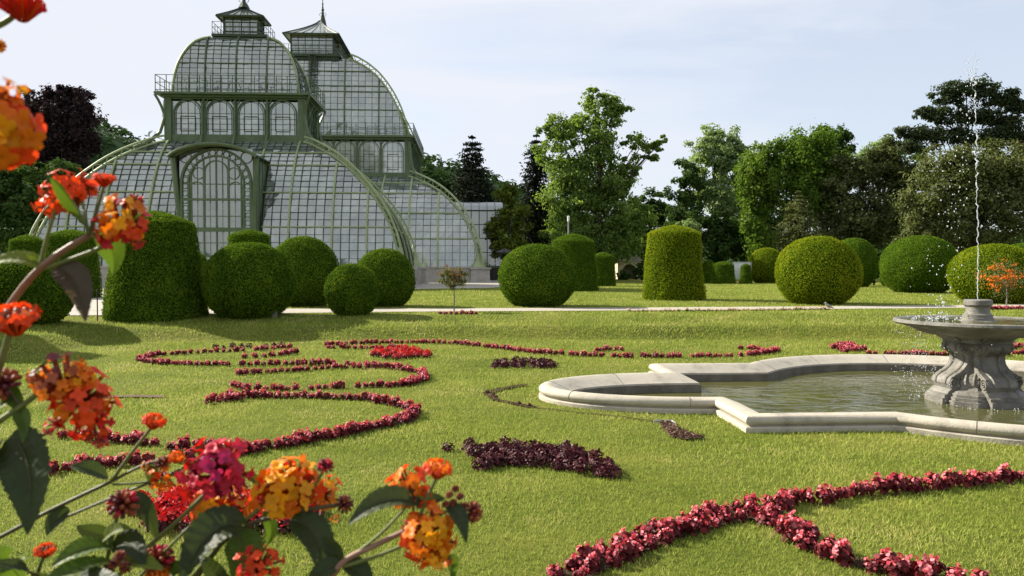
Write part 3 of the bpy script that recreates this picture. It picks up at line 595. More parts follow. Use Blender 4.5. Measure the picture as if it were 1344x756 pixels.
def railing(pv, name, u, v, z, h, parent, step=.9, th=.03, diag=False):
    mb = MB(); cs = [(-u, -v), (u, -v), (u, v), (-u, v)]
    for i in range(4):
        a, b = cs[i], cs[(i + 1) % 4]; ln = math.hypot(b[0] - a[0], b[1] - a[1]); n = max(2, round(ln / step))
        for zz_ in (h, h * .55, h * .12): mb.tube([pv.P(a[0], a[1], z + zz_), pv.P(b[0], b[1], z + zz_)], th, 4)
        for k in range(n):
            t = k / n; p = (a[0] + (b[0] - a[0]) * t, a[1] + (b[1] - a[1]) * t); mb.tube([pv.P(p[0], p[1], z), pv.P(p[0], p[1], z + h)], th * 1.2, 4)
    return mb.build(name, M['paint'], parent)

def rect_ring(mb, pv, u, v, z, w, h, m=0):
    """a beam of section w x h running round a rectangle, butted at the corners"""
    mb.box(pv.P(0, -v, z), (2 * u + w, w, h), pv.ax(), m); mb.box(pv.P(0, v, z), (2 * u + w, w, h), pv.ax(), m)
    mb.box(pv.P(-u, 0, z), (w, 2 * v - w, h - .004), pv.ax(), m); mb.box(pv.P(u, 0, z), (w, 2 * v - w, h - .004), pv.ax(), m)

def arch_pts(cx, hw, z0, zs, n=14):
    """outline of a round-arched opening in (s, z): up one side, over and down"""
    return [(cx - hw, z0), (cx - hw, zs)] + [(cx - hw * math.cos(math.pi * i / n), zs + hw * math.sin(math.pi * i / n)) for i in range(1, n)] + [(cx + hw, zs), (cx + hw, z0)]

def gallery(pv, hu, hv, z0, z1, bays_u, bays_v):
    """upright storey with a row of arched windows in each face"""
    wall = MB()
    for a in (-1, 1):
        for b in (-1, 1): wall.box(pv.P(a * hu, b * hv, (z0 + z1) / 2), (.55, .55, z1 - z0), pv.ax())
    rect_ring(wall, pv, hu, hv, z0 + .35, .30, .70); rect_ring(wall, pv, hu, hv, z1 - .12, .34, .24)
    gal = None; win = []
    for side, (sx_, sy_) in SIDES.items():
        W = hu if sx_ == 0 else hv; nb = bays_u if sx_ == 0 else bays_v; bw = 2 * (W - .28) / nb
        at = (lambda s_, z, o, sy_=sy_: pv.P(s_, sy_ * (hv + o), z)) if sx_ == 0 else (lambda s_, z, o, sx_=sx_: pv.P(sx_ * (hu + o), s_, z))
        for i in range(nb):
            c = -(W - .28) + bw * (i + .5)
            if i: 
                wall.tube([at(c - bw / 2, z0 + .7, .05), at(c - bw / 2, z1 - .24, .05)], .11, 6)
                for q in (-1, 1): wall.tube([at(c - bw / 2 + q * .02, z1 - 1.2, .1), at(c - bw / 2 + q * .10, z1 - .7, .12), at(c - bw / 2 + q * .4, z1 - .26, .14)], .045, 4)
            win.append((side, at, c, bw / 2 - .16))
    gal = wall.build('gallery_storey', M['paint'], PH)
    for side, at, c, hw in win:
        fr = MB(); zb = z0 + .72; zs = z1 - .27 - hw; op = arch_pts(c, hw, zb, zs)
        fr.tube([at(s_, z, .07) for s_, z in op], .075, 4, 1); fr.tube([at(s_ * .86 + c * .14, zs + (z - zs) * (.86 if z > zs else 1), .05) for s_, z in op], .025, 4)
        for k in (-.5, 0, .5):
            top = zs + math.sqrt(max(0, 1 - k * k)) * hw; fr.tube([at(c + k * hw, zb, .04), at(c + k * hw, top, .04)], .022, 4)
        for zz_ in np.linspace(zb, zs, 5)[1:]: fr.tube([at(c - hw, zz_, .045), at(c + hw, zz_, .045)], .018, 4)
        for a, b in (((-.52, .1), (.52, .1)), ((.52, .1), (.52, .8)), ((.52, .8), (-.52, .8)), ((-.52, .8), (-.52, .1))):
            fr.tube([at(c + a[0] * hw, zb + a[1] * (zs - zb) + .1, .08), at(c + b[0] * hw, zb + b[1] * (zs - zb) + .1, .08)], .032, 4)
        f_ = fr.build('arched_window', [M['paint_dark'], M['paint']], PH)
        pn = MB(); full = [(c - hw - .3, zb - .02), (c - hw - .3, z1 - .4), (c + hw + .3, z1 - .4), (c + hw + .3, zb - .02)]
        for i in range(4):
            for j in range(5):
                a0, a1 = full[0][0] + (full[2][0] - full[0][0]) * i / 4, full[0][0] + (full[2][0] - full[0][0]) * (i + 1) / 4; b0, b1 = zb + (z1 - .4 - zb) * j / 5, zb + (z1 - .4 - zb) * (j + 1) / 5
                jt = [random.uniform(-.01, .01) for _ in range(4)]; pn.add([at(a0, b0, jt[0]), at(a1, b0, jt[1]), at(a1, b1, jt[2]), at(a0, b1, jt[3])], [(0, 1, 2, 3)])
        pn.build('pane', M['glass_gallery'], f_)
    return gal

def deck(pv, hu, hv, z, over, th=.30):
    mb = MB(); mb.box(pv.P(0, 0, z - th * .25), (2 * (hu + over), 2 * (hv + over), th * .5), pv.ax()); mb.box(pv.P(0, 0, z - th * .78), (2 * (hu + over * .55), 2 * (hv + over * .55), th * .5), pv.ax())
    return mb

def lantern(pv, hu, hv, z0, z1, eave, zp, spire, bays=6):
    fr = MB(); gl = MB()
    for side, (sx_, sy_) in SIDES.items():
        W = hu if sx_ == 0 else hv; at = (lambda s_, z, o: pv.P(s_, sy_ * (hv + o), z)) if sx_ == 0 else (lambda s_, z, o: pv.P(sx_ * (hu + o), s_, z))
        nb = max(3, round(bays * W / hu))
        for i in range(nb + 1):
            s_ = -W + 2 * W * i / nb; fr.tube([at(s_, z0, .03), at(s_, z1, .03)], .09 if i in (0, nb) else .045, 4)
        for zz_ in np.linspace(z0, z1, 5): fr.tube([at(-W, zz_, .035), at(W, zz_, .035)], .05, 4)
        for i in range(nb):
            for j in range(2):
                a, b = -W + 2 * W * i / nb, -W + 2 * W * (i + 1) / nb; c0_, c1_ = z0 + (z1 - z0) * j / 2, z0 + (z1 - z0) * (j + 1) / 2; jt = [random.uniform(-.01, .01) for _ in range(4)]
                gl.add([at(a, c0_, jt[0]), at(b, c0_, jt[1]), at(b, c1_, jt[2]), at(a, c1_, jt[3])], [(0, 1, 2, 3)])
    ln = fr.build('lantern', M['paint_dark'], PH); gl.build('pane', M['glass_wall'], ln)
    rf = MB(); eu, ev = hu + eave, hv + eave; k = 6; rings = []
    for i in range(k + 1):
        t = i / k; sc_ = (1 - t) ** 1.25; rings.append([pv.P(a * (eu * sc_ + .06), b * (max(ev - eu, 0) * .55 * (1 - t * .3) * (1 if ev > eu else 0) + min(ev, eu + (ev - eu) * .45) * sc_ + .06), z1 + (zp - z1) * t) for a, b in ((-1, -1), (1, -1), (1, 1), (-1, 1))])
    vs = [p for r_ in rings for p in r_]; fs = [(4 * i + j, 4 * i + (j + 1) % 4, 4 * i + 4 + (j + 1) % 4, 4 * i + 4 + j) for i in range(k) for j in range(4)] + [(3, 2, 1, 0), (4 * k, 4 * k + 1, 4 * k + 2, 4 * k + 3)]
    rf.add(vs, fs); r_ = rf.build('lantern_roof', M['glass_roof'], PH)
    rb = MB()
    for j in range(4):
        rb.tube([q[j] + Vector((0, 0, .04)) for q in rings], .07, 4); rb.tube([rings[0][j], rings[0][(j + 1) % 4]], .09, 4)
        for m_ in range(1, 6): rb.tube([q[j].lerp(q[(j + 1) % 4], m_ / 6) + Vector((0, 0, .03)) for q in rings[:-1]], .03, 4, cap=False)
    rb.build('roof_rib', M['paint_dark'], r_)
    sp = MB(); h = spire - zp; sp.lathe([(.5, -.1), (.34, .12 * h), (.16, .26 * h), (.12, .33 * h), (.2, .36 * h), (.12, .39 * h), (.07, .48 * h), (.13, .50 * h), (.05, .53 * h), (.035, .9 * h), (.01, h)], pv.P(0, 0, zp - .05), 8, 0, pv.ax())
    for q in range(4):
        a = q * math.pi / 2; d = pv.D(math.cos(a), math.sin(a)); b = pv.P(0, 0, zp + .2 * h); sp.tube([b + d * .3, b + d * .45 + Vector((0, 0, .25)), b + d * .2 + Vector((0, 0, .45)), b + Vector((0, 0, .6))], .03, 4)
    sp.build('finial', M['paint_dark'], r_)
    return ln

def bracket(mb, pv, u0, v0, u1, v1, z0, z1, r=.09):
    """curved bracket from the balcony edge down to the wall foot"""
    pts = []
    for i in range(9):
        t = i / 8; k = t ** 2.6; pts.append(pv.P(u0 + (u1 - u0) * (1 - t) ** 3 * 1 + 0 * k, v0 + (v1 - v0) * (1 - t) ** 3, z1 + (z0 - z1) * t))
    mb.tube(pts, r, 4)

# ----- front pavilion
A = Pav(-22.73, 65.2)
ofs = [1, .985, .94, .86, .74, .60, .46, .32, .18, .08, 0]; hz = [0, .10, .25, .40, .55, .68, .79, .875, .94, .98, 1.0]
portico_v = -7.9; pu = 0.15
skipA = lambda side, s_, z: side == 'front' and abs(s_ - pu) < 2.9 and z < 10.6
curved_roof(A, 'lower_roof', [5.45 + 8.25 * o for o in ofs], [2.7 + 4.8 * o for o in ofs], [2.1 + 10.2 * h for h in hz], .66, ([-11.2, -8.6, -5.28, -2.64, 2.64, 5.28, 8.6, 11.2], [-4, 0, 4]), [.22, .44, .67, .82], M['glass_roof'], 22, hip_gap=.45, hipr=.10, skip=skipA, rib=.09, bar=.0388)
gallery(A, 5.35, 2.55, 12.2, 16.0, 4, 2)
d_ = deck(A, 5.35, 2.55, 16.2, .85, .32)
for a in (-1, 1):
    for b in (-1, 1): bracket(d_, A, a * 5.5, b * 2.7, a * 6.15, b * 3.35, 12.4, 16.0, .11); d_.tube([A.P(a * 5.55, b * 2.75, 15.6), A.P(a * 5.62, b * 2.8, 14.2), A.P(a * 5.9, b * 3.0, 13.0), A.P(a * 6.6, b * 3.3, 12.2), A.P(a * 7.6, b * 3.9, 11.6)], .15, 6)
    d_.lathe([(.33, -.08), (.33, .08)], A.P(a * 6.45, -3.1, 12.75), 14, 0, (E1, Vector((0, 0, 1)), E2), cap=False); d_.lathe([(.24, .08), (.24, -.08)], A.P(a * 6.45, -3.1, 12.75), 14, 0, (E1, Vector((0, 0, 1)), E2), cap=False)
for u in (-2.6, 0, 2.6): d_.tube([A.P(u, -2.75, 15.6), A.P(u, -2.8, 14.2), A.P(u, -2.85, 12.9), A.P(u, -3.3, 12.1), A.P(u, -3.9, 11.6)], .11, 4)
for v in (-1.6, -.6, .6, 1.6):
    d_.tube([A.P(6.2, v, 15.55), A.P(5.75, v, 15.0), A.P(5.5, v, 13.9)], .07, 4)
bal = d_.build('balcony', M['paint'], PH); railing(A, 'railing', 6.1, 3.3, 16.2, 1.35, bal)
dofs = [1, .985, .94, .86, .74, .60, .42, .22, 0]; dhz = [0, .14, .32, .50, .66, .79, .90, .965, 1.0]
curved_roof(A, 'dome', [2.3 + 2.75 * o for o in dofs], [1.35 + 1.1 * o for o in dofs], [16.22 + 4.9 * h for h in dhz], .62, ([-2.48, 0, 2.48], [0]), [.42, .68, .9], M['glass_roof'], 14, bar=.028, rib=.06, hipr=.10)
d2 = deck(A, 1.75, .95, 21.45, .5, .45); bal = d2.build('balcony', M['paint_dark'], PH); railing(A, 'railing', 2.2, 1.4, 21.45, 1.0, bal, .7, .022)
lantern(A, 1.4, .75, 21.45, 23.0, .45, 24.15, 26.0, 4)
# portico
wu = 2.55; zs_ = 8.35; pf = MB(); at = lambda s_, z, o=0: A.P(pu + s_, portico_v - o, z)
for q in (-1, 1):
    pf.tube([at(q * 2.75, .5, .05), at(q * 2.8, 6.5, .06), at(q * 3.05, 10.2, .3)], [.21, .18, .21], 6)
pf.box(at(0, 4.9, .02), (5.2, .22, .30), A.ax()); pf.box(at(0, 7.15, .02), (5.2, .2, .16), A.ax()); pf.box(at(0, 2.9, .02), (5.2, .18, .14), A.ax())
pf.tube([at(s_, z, .06) for s_, z in arch_pts(0, wu, .6, zs_, 24)], .12, 4); pf.tube([at(s_, z, .05) for s_, z in arch_pts(0, wu * .8, 4.9, zs_, 24)], .08, 4)
for i in range(1, 15):
    q = math.pi * (i - .5) / 14; c = at(-wu * .9 * math.cos(q), zs_ + wu * .9 * math.sin(q), .05); pf.lathe([(.2, -.03), (.25, 0), (.2, .03)], c, 10, 0, (E1, Vector((0, 0, 1)), E2), cap=False)
for zz_ in np.arange(5.4, zs_, .55):
    for q in (-1, 1): pf.lathe([(.19, -.03), (.23, 0), (.19, .03)], at(q * wu * .9, zz_, .05), 10, 0, (E1, Vector((0, 0, 1)), E2), cap=False)
pf.tube([at(s_, z, .04) for s_, z in arch_pts(0, .85, 7.2, 9.2, 14)], .06, 4)
for q in (-1, 1):
    pf.tube([at(s_, z, .04) for s_, z in arch_pts(q * 1.42, .55, 5.0, 7.9, 12)], .05, 4); pf.lathe([(.40, -.03), (.46, 0), (.40, .03)], at(q * 1.3, 9.1, .04), 16, 0, (E1, Vector((0, 0, 1)), E2), cap=False)
    pf.lathe([(.40, -.03), (.46, 0), (.40, .03)], at(q * 2.25, 10.3, .04), 16, 0, (E1, Vector((0, 0, 1)), E2), cap=False)
for k in range(-4, 5):
    s_ = k * .46; top = zs_ + math.sqrt(max(0, 1 - (s_ / (wu * .8)) ** 2)) * wu * .8 if abs(s_) < wu * .8 else zs_; pf.tube([at(s_, .6, .03), at(s_, top, .03)], .07 if k % 2 == 0 else .035, 4)
for zz_ in (1.6, 3.9, 5.9, 8.3): pf.tube([at(-wu, zz_, .03), at(wu, zz_, .03)], .04, 4)
po = pf.build('portico', M['paint'], PH)
pl = MB()
for k in range(-4, 5):
    for q in (-.23, .23):
        s_ = k * .46 + q * .2
    if k % 2: pl.box(at(k * .46, 3.9, .01), (.10, .03, 6.0), A.ax())
pl.build('door_stile', M['white'], po)
gl = MB()
for i in range(10):
    for j in range(9):
        a, b = -2.7 + 5.4 * i / 10, -2.7 + 5.4 * (i + 1) / 10; c, d = .55 + 10.4 * j / 9, .55 + 10.4 * (j + 1) / 9; jt = [random.uniform(-.012, .012) for _ in range(4)]
        gl.add([at(a, c, jt[0]), at(b, c, jt[1]), at(b, d, jt[2]), at(a, d, jt[3])], [(0, 1, 2, 3)])
gl.build('pane', M['glass_wall'], po)
for q in (-1, 1):                          # slatted cheeks running back to the roof
    sw = MB(); sb = MB(); P1, P2_, P3, P4 = A.P(pu + q * 2.8, portico_v, .5), A.P(pu + q * 2.8, -5.0, .5), A.P(pu + q * 3.0, -3.2, 10.4), A.P(pu + q * 3.0, portico_v, 10.4)
    sw.add([P1, P2_, P3, P4], [(0, 1, 2, 3)])
    for k in range(7):
        t = k / 6; sb.tube([P1.lerp(P2_, t) + E1 * q * .04, P4.lerp(P3, t) + E1 * q * .04], .06, 4)
    sw.build('side_glazing', M['glass_roof'], po); sb.build('side_bar', M['paint'], po)
cn_ = MB(); n = 18; vs = []                 # arched canopy, a shallow barrel
for (vv_, th_) in ((portico_v - 1.0, 0), (portico_v - 1.0, .14), (-2.9, .14), (-2.9, 0)):
    for i in range(n + 1):
        t = -1 + 2 * i / n; vs.append(A.P(pu + t * 3.2, vv_, 10.2 + .95 * (1 - t * t) ** .8 + th_))
fs = [(r_ * (n + 1) + i, r_ * (n + 1) + i + 1, ((r_ + 1) % 4) * (n + 1) + i + 1, ((r_ + 1) % 4) * (n + 1) + i) for r_ in range(4) for i in range(n)]
cn_.add(vs, fs); ca = cn_.build('canopy', M['paint'], PH)
er = MB()
for o_, rr in ((portico_v - 1.0, .13), (portico_v - .15, .1)): er.tube([A.P(pu + (-1 + 2 * i / n) * 3.2, o_, 10.2 + .95 * (1 - (-1 + 2 * i / n) ** 2) ** .8 + .02) for i in range(n + 1)], rr, 6)
er.build('canopy_edge', M['paint'], ca)

# ----- rear pavilion
B = Pav(-24.05, 97.7)
o2 = [1, .985, .94, .86, .75, .62, .48, .33, .18, .08, 0]; h2 = [0, .12, .28, .44, .58, .70, .80, .88, .94, .98, 1.0]
curved_roof(B, 'lower_roof', [11.5 + 8.1 * o for o in o2], [8.7 + 7.6 * o for o in o2], [2.1 + 10.6 * h for h in h2], .8, ([-15, -12, -9, -6, -3, 0, 3, 6, 9, 12, 15.2], [-12, -8, -4, 0, 4, 8, 12]), [.22, .44, .67, .84], M['glass_roof'], 18, hip_gap=.65, hipr=.13, rib=.13, bar=.034)
gallery(B, 11.3, 8.5, 12.5, 17.2, 8, 6)
d_ = deck(B, 11.3, 8.5, 17.45, .95, .45)
for a in (-1, 1):
    for b in (-1, 1): d_.tube([B.P(a * 11.6, b * 8.8, 16.8), B.P(a * 11.7, b * 8.9, 15.0), B.P(a * 12.0, b * 9.1, 13.6), B.P(a * 13.0, b * 10.0, 12.2), B.P(a * 14.0, b * 11.0, 11.4)], .2, 6)
for v in np.arange(-7, 8, 1.8): d_.tube([B.P(12.2, v, 16.8), B.P(11.7, v, 16.0), B.P(11.5, v, 14.5)], .09, 4)
bal = d_.build('balcony', M['paint'], PH); railing(B, 'railing', 12.1, 9.3, 17.45, 1.4, bal, 1.1, .035)
curved_roof(B, 'dome', [4.3 + 6.8 * o for o in (1, .97, .92, .85, .755, .64, .50, .33, .15, 0)], [7.1 + 1.2 * o for o in (1, .97, .92, .85, .755, .64, .50, .33, .15, 0)], [17.47 + 9.25 * h for h in (0, .115, .245, .38, .52, .65, .775, .88, .96, 1.0)], .8, ([-8, -4, 0, 4.0, 8], [-4, 0, 4]), [.25, .5, .75], M['glass_roof'], 15, hip_gap=.6, hipr=.12, bar=.03, rib=.10)
d2 = deck(B, 2.9, 7.0, 27.2, .6, .6); bal = d2.build('balcony', M['paint_dark'], PH); railing(B, 'railing', 3.4, 7.5, 27.2, 1.1, bal, .9, .03)
lantern(B, 2.45, 6.6, 27.2, 29.6, .75, 32.9, 38.3, 6)
ld = MB()
lp = [(.3, -7.35, 27.0), (.3, -7.75, 25.6), (.3, -8.1, 23.7), (.3, -8.35, 21.8)]
for q in (-.35, .35): ld.tube([B.P(u + q, v - .35, z) for u, v, z in lp], .05, 4); ld.tube([B.P(u + q, v - .75, z + .8) for u, v, z in lp], .035, 4)
for i in range(18):
    t = i / 17 * 3; k = min(2, int(t)); p, q_ = lp[k], lp[k + 1]; w_ = t - k; c = [p[j] + (q_[j] - p[j]) * w_ for j in range(3)]; ld.box(B.P(c[0], c[1] - .42, c[2]), (.7, .22, .05), B.ax())
ld.build('roof_ladder', M['paint_dark'], PH)

# ----- stone plinths, corner blocks, joining passage, annex
pm = MB()
for pv, hu, hv in ((A, 13.9, 7.75), (B, 19.8, 16.5)):
    for side, (sx_, sy_) in SIDES.items():
        if sx_ == 0: pm.box(pv.P(0, sy_ * hv, 1.28), (2 * hu - .5, .7, 1.56), pv.ax()); pm.box(pv.P(0, sy_ * hv, 2.10), (2 * hu - .5, .9, .16), pv.ax())
        else: pm.box(pv.P(sx_ * hu, 0, 1.28), (.7, 2 * hv - .72, 1.555), pv.ax()); pm.box(pv.P(sx_ * hu, 0, 2.10), (.9, 2 * hv - .92, .155), pv.ax())
    for i in range(9): pm.box(pv.P(hu + .45, -hv + 2 * hv * (i + .5) / 9, 1.2), (.3, .45, 1.4), pv.ax())
pb = pm.build('plinth', M['stone_wall'], PH)
for pv, hu, hv in ((A, 13.9, 7.75), (B, 19.8, 16.5)):
    for a in (-1, 1):
        for b in (-1, 1):
            m_ = MB(); m_.box(pv.P(a * hu, b * hv, 1.2), (2.0, 2.0, 1.42), pv.ax()); m_.box(pv.P(a * hu, b * hv, 1.99), (2.3, 2.3, .18), pv.ax()); m_.box(pv.P(a * hu, b * hv, .6), (2.2, 2.2, .24), pv.ax()); m_.build('corner_block', M['stone_wall'], PH)
            m_ = MB(); m_.lathe([(.95, 0), (.75, .25), (.42, .7), (.3, 1.1), (.22, 1.5)], pv.P(a * hu * .99, b * hv * .985, 2.07), 8, 0, pv.ax()); m_.build('rib_foot', M['paint_light'], PH)
def shed(name, pv, u0, u1, v0, v1, z0, z1, rise, along_u, st=1.2):
    gl = MB(); fr = MB(); n = 8
    def prof(t): return z1 + rise * (1 - abs(t) ** 2.6)
    nU = max(2, round((u1 - u0) / st)); nV = max(2, round((v1 - v0) / st))
    for (fx, s0, s1, n_) in (('f', u0, u1, nU), ('b', u0, u1, nU), ('l', v0, v1, nV), ('r', v0, v1, nV)):
        at = {'f': lambda s_, z, o=0: pv.P(s_, v0 - o, z), 'b': lambda s_, z, o=0: pv.P(s_, v1 + o, z), 'l': lambda s_, z, o=0: pv.P(u0 - o, s_, z), 'r': lambda s_, z, o=0: pv.P(u1 + o, s_, z)}[fx]
        gable = (fx in 'lr') if along_u else (fx in 'fb')
        for i in range(n_):
            a, b = s0 + (s1 - s0) * i / n_, s0 + (s1 - s0) * (i + 1) / n_; ta, tb_ = -1 + 2 * i / n_, -1 + 2 * (i + 1) / n_
            for j in range(5):
                za, zb = z0 + (z1 - z0) * j / 5, z0 + (z1 - z0) * (j + 1) / 5; jt = [random.uniform(-.012, .012) for _ in range(4)]; gl.add([at(a, za, jt[0]), at(b, za, jt[1]), at(b, zb, jt[2]), at(a, zb, jt[3])], [(0, 1, 2, 3)])
            if gable: gl.add([at(a, z1), at(b, z1), at(b, prof(tb_)), at(a, prof(ta))], [(0, 1, 2, 3)])
            fr.tube([at(a, z0, .03), at(a, prof(ta) if gable else z1, .03)], .07, 4)
        fr.tube([at(s1, z0, .03), at(s1, z1, .03)], .1, 4)
        for j in range(1, 6): fr.tube([at(s0, z0 + (z1 - z0) * j / 5, .03), at(s1, z0 + (z1 - z0) * j / 5, .03)], .06 if j < 5 else .12, 4)
    m = nU if along_u else nV
    for i in range(n):
        ta, tb_ = -1 + 2 * i / n, -1 + 2 * (i + 1) / n
        for k in range(m):
            if along_u: q = lambda t, kk: pv.P(u0 + (u1 - u0) * kk / m, (v0 + v1) / 2 + t * (v1 - v0) / 2, prof(t))
            else: q = lambda t, kk: pv.P((u0 + u1) / 2 + t * (u1 - u0) / 2, v0 + (v1 - v0) * kk / m, prof(t))
            gl.add([q(ta, k), q(ta, k + 1), q(tb_, k + 1), q(tb_, k)], [(0, 1, 2, 3)])
            fr.tube([q(ta, k) + Vector((0, 0, .03)), q(tb_, k) + Vector((0, 0, .03))], .05, 4, cap=False)
    g_ = gl.build(name, M['glass_wall'] if name == 'annex' else M['glass_roof'], PH); fr.build('frame', M['paint_dark'], g_); return g_
shed('passage', A, -4.5, 4.5, 7.4, 17.0, .5, 7.0, 2.0, False)
shed('annex', B, 13.8, 22.8, -3.2, 4.2, .5, 9.2, 1.3, True, 1.0)
def inside(px_, py_, poly):
    ins_ = np.zeros(len(px_), bool); j = len(poly) - 1
    for i in range(len(poly)):
        xi, yi = poly[i]; xj, yj = poly[j]; c = ((yi > py_) != (yj > py_)) & (px_ < (xj - xi) * (py_ - yi) / (yj - yi + 1e-12) + xi); ins_ ^= c; j = i
    return ins_
# ---------------------------------------------------------------- fountain
FC = Vector((7.3, 12.0, 0))
def fw(a, b, z=0): return FC + E1 * a + E2 * b + Vector((0, 0, z))
HX, HY = 4.6, 2.56
def outline(n=22):
    pts = []
    def arc_x(sgn):                          # lobe on the long side: flat circular arc
        c, s_ = 2.72, 1.3; Rr = (c * c + s_ * s_) / (2 * s_); q0 = math.asin(c / Rr)
        return [(Rr * math.sin(-q0 + 2 * q0 * i / n), sgn * (HY + Rr * math.cos(-q0 + 2 * q0 * i / n) - (Rr - s_))) for i in range(n + 1)]
    def arc_y(sgn):
        return [(sgn * (HX + 2.3 * math.sin(math.pi * i / n)), -1.36 * math.cos(math.pi * i / n)) for i in range(n + 1)]
    f = arc_x(-1); r = arc_y(1); b = arc_x(1)[::-1]; l = arc_y(-1)[::-1]
    return [(-HX, -HY)] + f + [(HX, -HY)] + r + [(HX, HY)] + b + [(-HX, HY)] + l
OUT = outline()
prof = [(0.0, -.1), (0.0, .055), (.015, .068), (.055, .070), (.05, .082), (.022, .098), (.004, .125), (.002, .150), (.016, .180), (.045, .203), (.085, .215), (.13, .216), (.18, .205), (.30, .155), (.44, .095), (.47, .085), (.475, .060), (.50, .058), (.505, -.50)]
def offs(o):
    n = len(OUT); res = []
    for i in range(n):
        p0, p1, p2 = (Vector(OUT[(i + k) % n]) for k in (-1, 0, 1)); d1 = (p1 - p0).normalized(); d2 = (p2 - p1).normalized()
        n1 = Vector((-d1.y, d1.x)); n2 = Vector((-d2.y, d2.x)); m = n1 + n2; k = m.dot(n1); m = m / max(k, .35)
        res.append(p1 + m * o)
    return res
fount = empty('fountain', fw(0, 0, 0), 'pale stone fountain basin with lobed rim and a dish on a scrolled pedestal', 'fountain')
vs = []; no = len(OUT)
for o_, z in prof: vs += [fw(p.x, p.y, z) for p in offs(o_)]
np_ = len(prof); fq = [(k * no + i, k * no + (i + 1) % no, (k + 1) * no + (i + 1) % no, (k + 1) * no + i) for k in range(np_ - 1) for i in range(no)]
mi = [1 if k >= 16 else 0 for k in range(np_ - 1) for i in range(no)]
rim = np_obj('basin', np.array([tuple(p) for p in vs]), fq, [M['stone'], M['stone_wet']], fount, mi, 'auto')
jn = MB()                                    # mitre joints of the rim stones
ins = offs(.475); ous = offs(-.0); mid = offs(.09)
# split arcs into stones by thin dark grout lines lying 2 mm proud
for i in list(range(4, no, 6)):
    path = []
    for o_, z in prof[4:16]:
        q = offs(o_)[i]; path.append(fw(q.x, q.y, z + .0015))
    jn.tube(path, .004, 4)
jn.build('joint', M['stone_wet'], rim)
wat = np_obj('water', [tuple(fw(p.x, p.y, -.065)) for p in offs(.503)], [tuple(range(no))], M['water']); props(wat, 'murky green water in the fountain basin', 'water', kind='structure')
PC = Vector((7.22, 11.8, 0)); AR = R(3)
def pax(a): return (Vector((math.cos(a), math.sin(a), 0)), Vector((-math.sin(a), math.cos(a), 0)), Vector((0, 0, 1)))
ped = MB()
# stepped square-ish base with canted corners, waisted core
def octo(r, cut):                             # canted square
    return [(-r, -r + cut), (-r + cut, -r), (r - cut, -r), (r, -r + cut), (r, r - cut), (r - cut, r), (-r + cut, r), (-r, r - cut)]
core = [(.60, .22, -.45), (.60, .22, .0), (.575, .21, .005), (.575, .21, .05), (.545, .2, .055), (.545, .2, .09), (.50, .19, .13), (.44, .16, .16), (.40, .15, .22), (.37, .14, .32), (.31, .12, .42), (.24, .09, .52), (.215, .08, .60), (.225, .08, .68), (.27, .10, .76), (.34, .13, .83), (.42, .16, .87), (.42, .16, .92), (.50, .2, .97), (.50, .2, .99)]
X, Y_, Z_ = pax(AR); vs = []
for r_, cut, z in core: vs += [PC + X * a + Y_ * b + Z_ * z for a, b in octo(r_, cut)]
k = len(core); ped.add(vs, [(i * 8 + j, i * 8 + (j + 1) % 8, (i + 1) * 8 + (j + 1) % 8, (i + 1) * 8 + j) for i in range(k - 1) for j in range(8)] + [tuple((k - 1) * 8 + j for j in range(8))])
po = ped.build('pedestal', M['stone_dark'], fount)
def scroll(ang, half_w, scale, name, rad0=0.0):
    """volute buttress: an S-shaped side profile given thickness, with raised spirals on its cheeks"""
    X, Y_, Z_ = pax(ang); mb = MB()
    side = [(.18, -.45), (.74, -.45), (.74, .02), (.70, .03), (.70, .075), (.655, .085), (.64, .12), (.585, .16), (.60, .19), (.625, .235), (.62, .29), (.585, .335), (.53, .37), (.455, .41), (.385, .465), (.335, .53), (.315, .60), (.325, .655), (.36, .69), (.415, .71), (.455, .745), (.468, .79), (.455, .835), (.43, .865), (.47, .90), (.545, .94), (.56, .985), (.18, .985)]
    side = [(rad0 + a * scale, b) for a, b in side]; n = len(side)
    vs = [PC + X * a + Y_ * (-half_w) + Z_ * b for a, b in side] + [PC + X * a + Y_ * half_w + Z_ * b for a, b in side]
    # outward faces bevelled a little: a raised fillet down the middle
    fs = [(i, (i + 1) % n, n + (i + 1) % n, n + i) for i in range(n)] + [tuple(range(n))[::-1], tuple(range(n, 2 * n))]
    mb.add(vs, fs)
    for q in (-1, 1):
        for (cx_, cz_, rr) in ((.545, .262, .085), (.40, .775, .06)):
            c = PC + X * (rad0 + cx_ * scale) + Y_ * (q * (half_w + .001)) + Z_ * cz_; pts = []
            for i in range(26):
                t = i / 25; a = t * 2 * math.pi * 2.1 + 1.0; r_ = rr * (1 - .82 * t); pts.append(c + X * (math.cos(a) * r_) + Z_ * (math.sin(a) * r_) + Y_ * (q * .012 * (.4 + t)))
            mb.tube(pts, [.016 - .007 * i / 25 for i in range(26)], 5)
    for q in (-.55, .55):
        mb.tube([PC + X * (a + .006) + Y_ * (q * half_w) + Z_ * b for a, b in side[9:23]], .02, 5)
    return mb.build(name, M['stone_dark'], fount, 'auto')
for qd in range(4):
    scroll(AR + qd * math.pi / 2, .225, .93, 'scroll_buttress'); scroll(AR + math.pi / 4 + qd * math.pi / 2, .10, .78, 'corner_scroll')
bw = MB(); bw.lathe([(.40, .965), (.62, .965), (.70, .975), (.82, 1.01), (.95, 1.07), (1.06, 1.112), (1.08, 1.116), (1.145, 1.128), (1.180, 1.156), (1.176, 1.190), (1.14, 1.206), (1.10, 1.198), (1.04, 1.172), (.6, 1.150), (.3, 1.16)], PC, 64, cap=False)
bo = bw.build('bowl', M['stone_dark'], fount, 'auto')
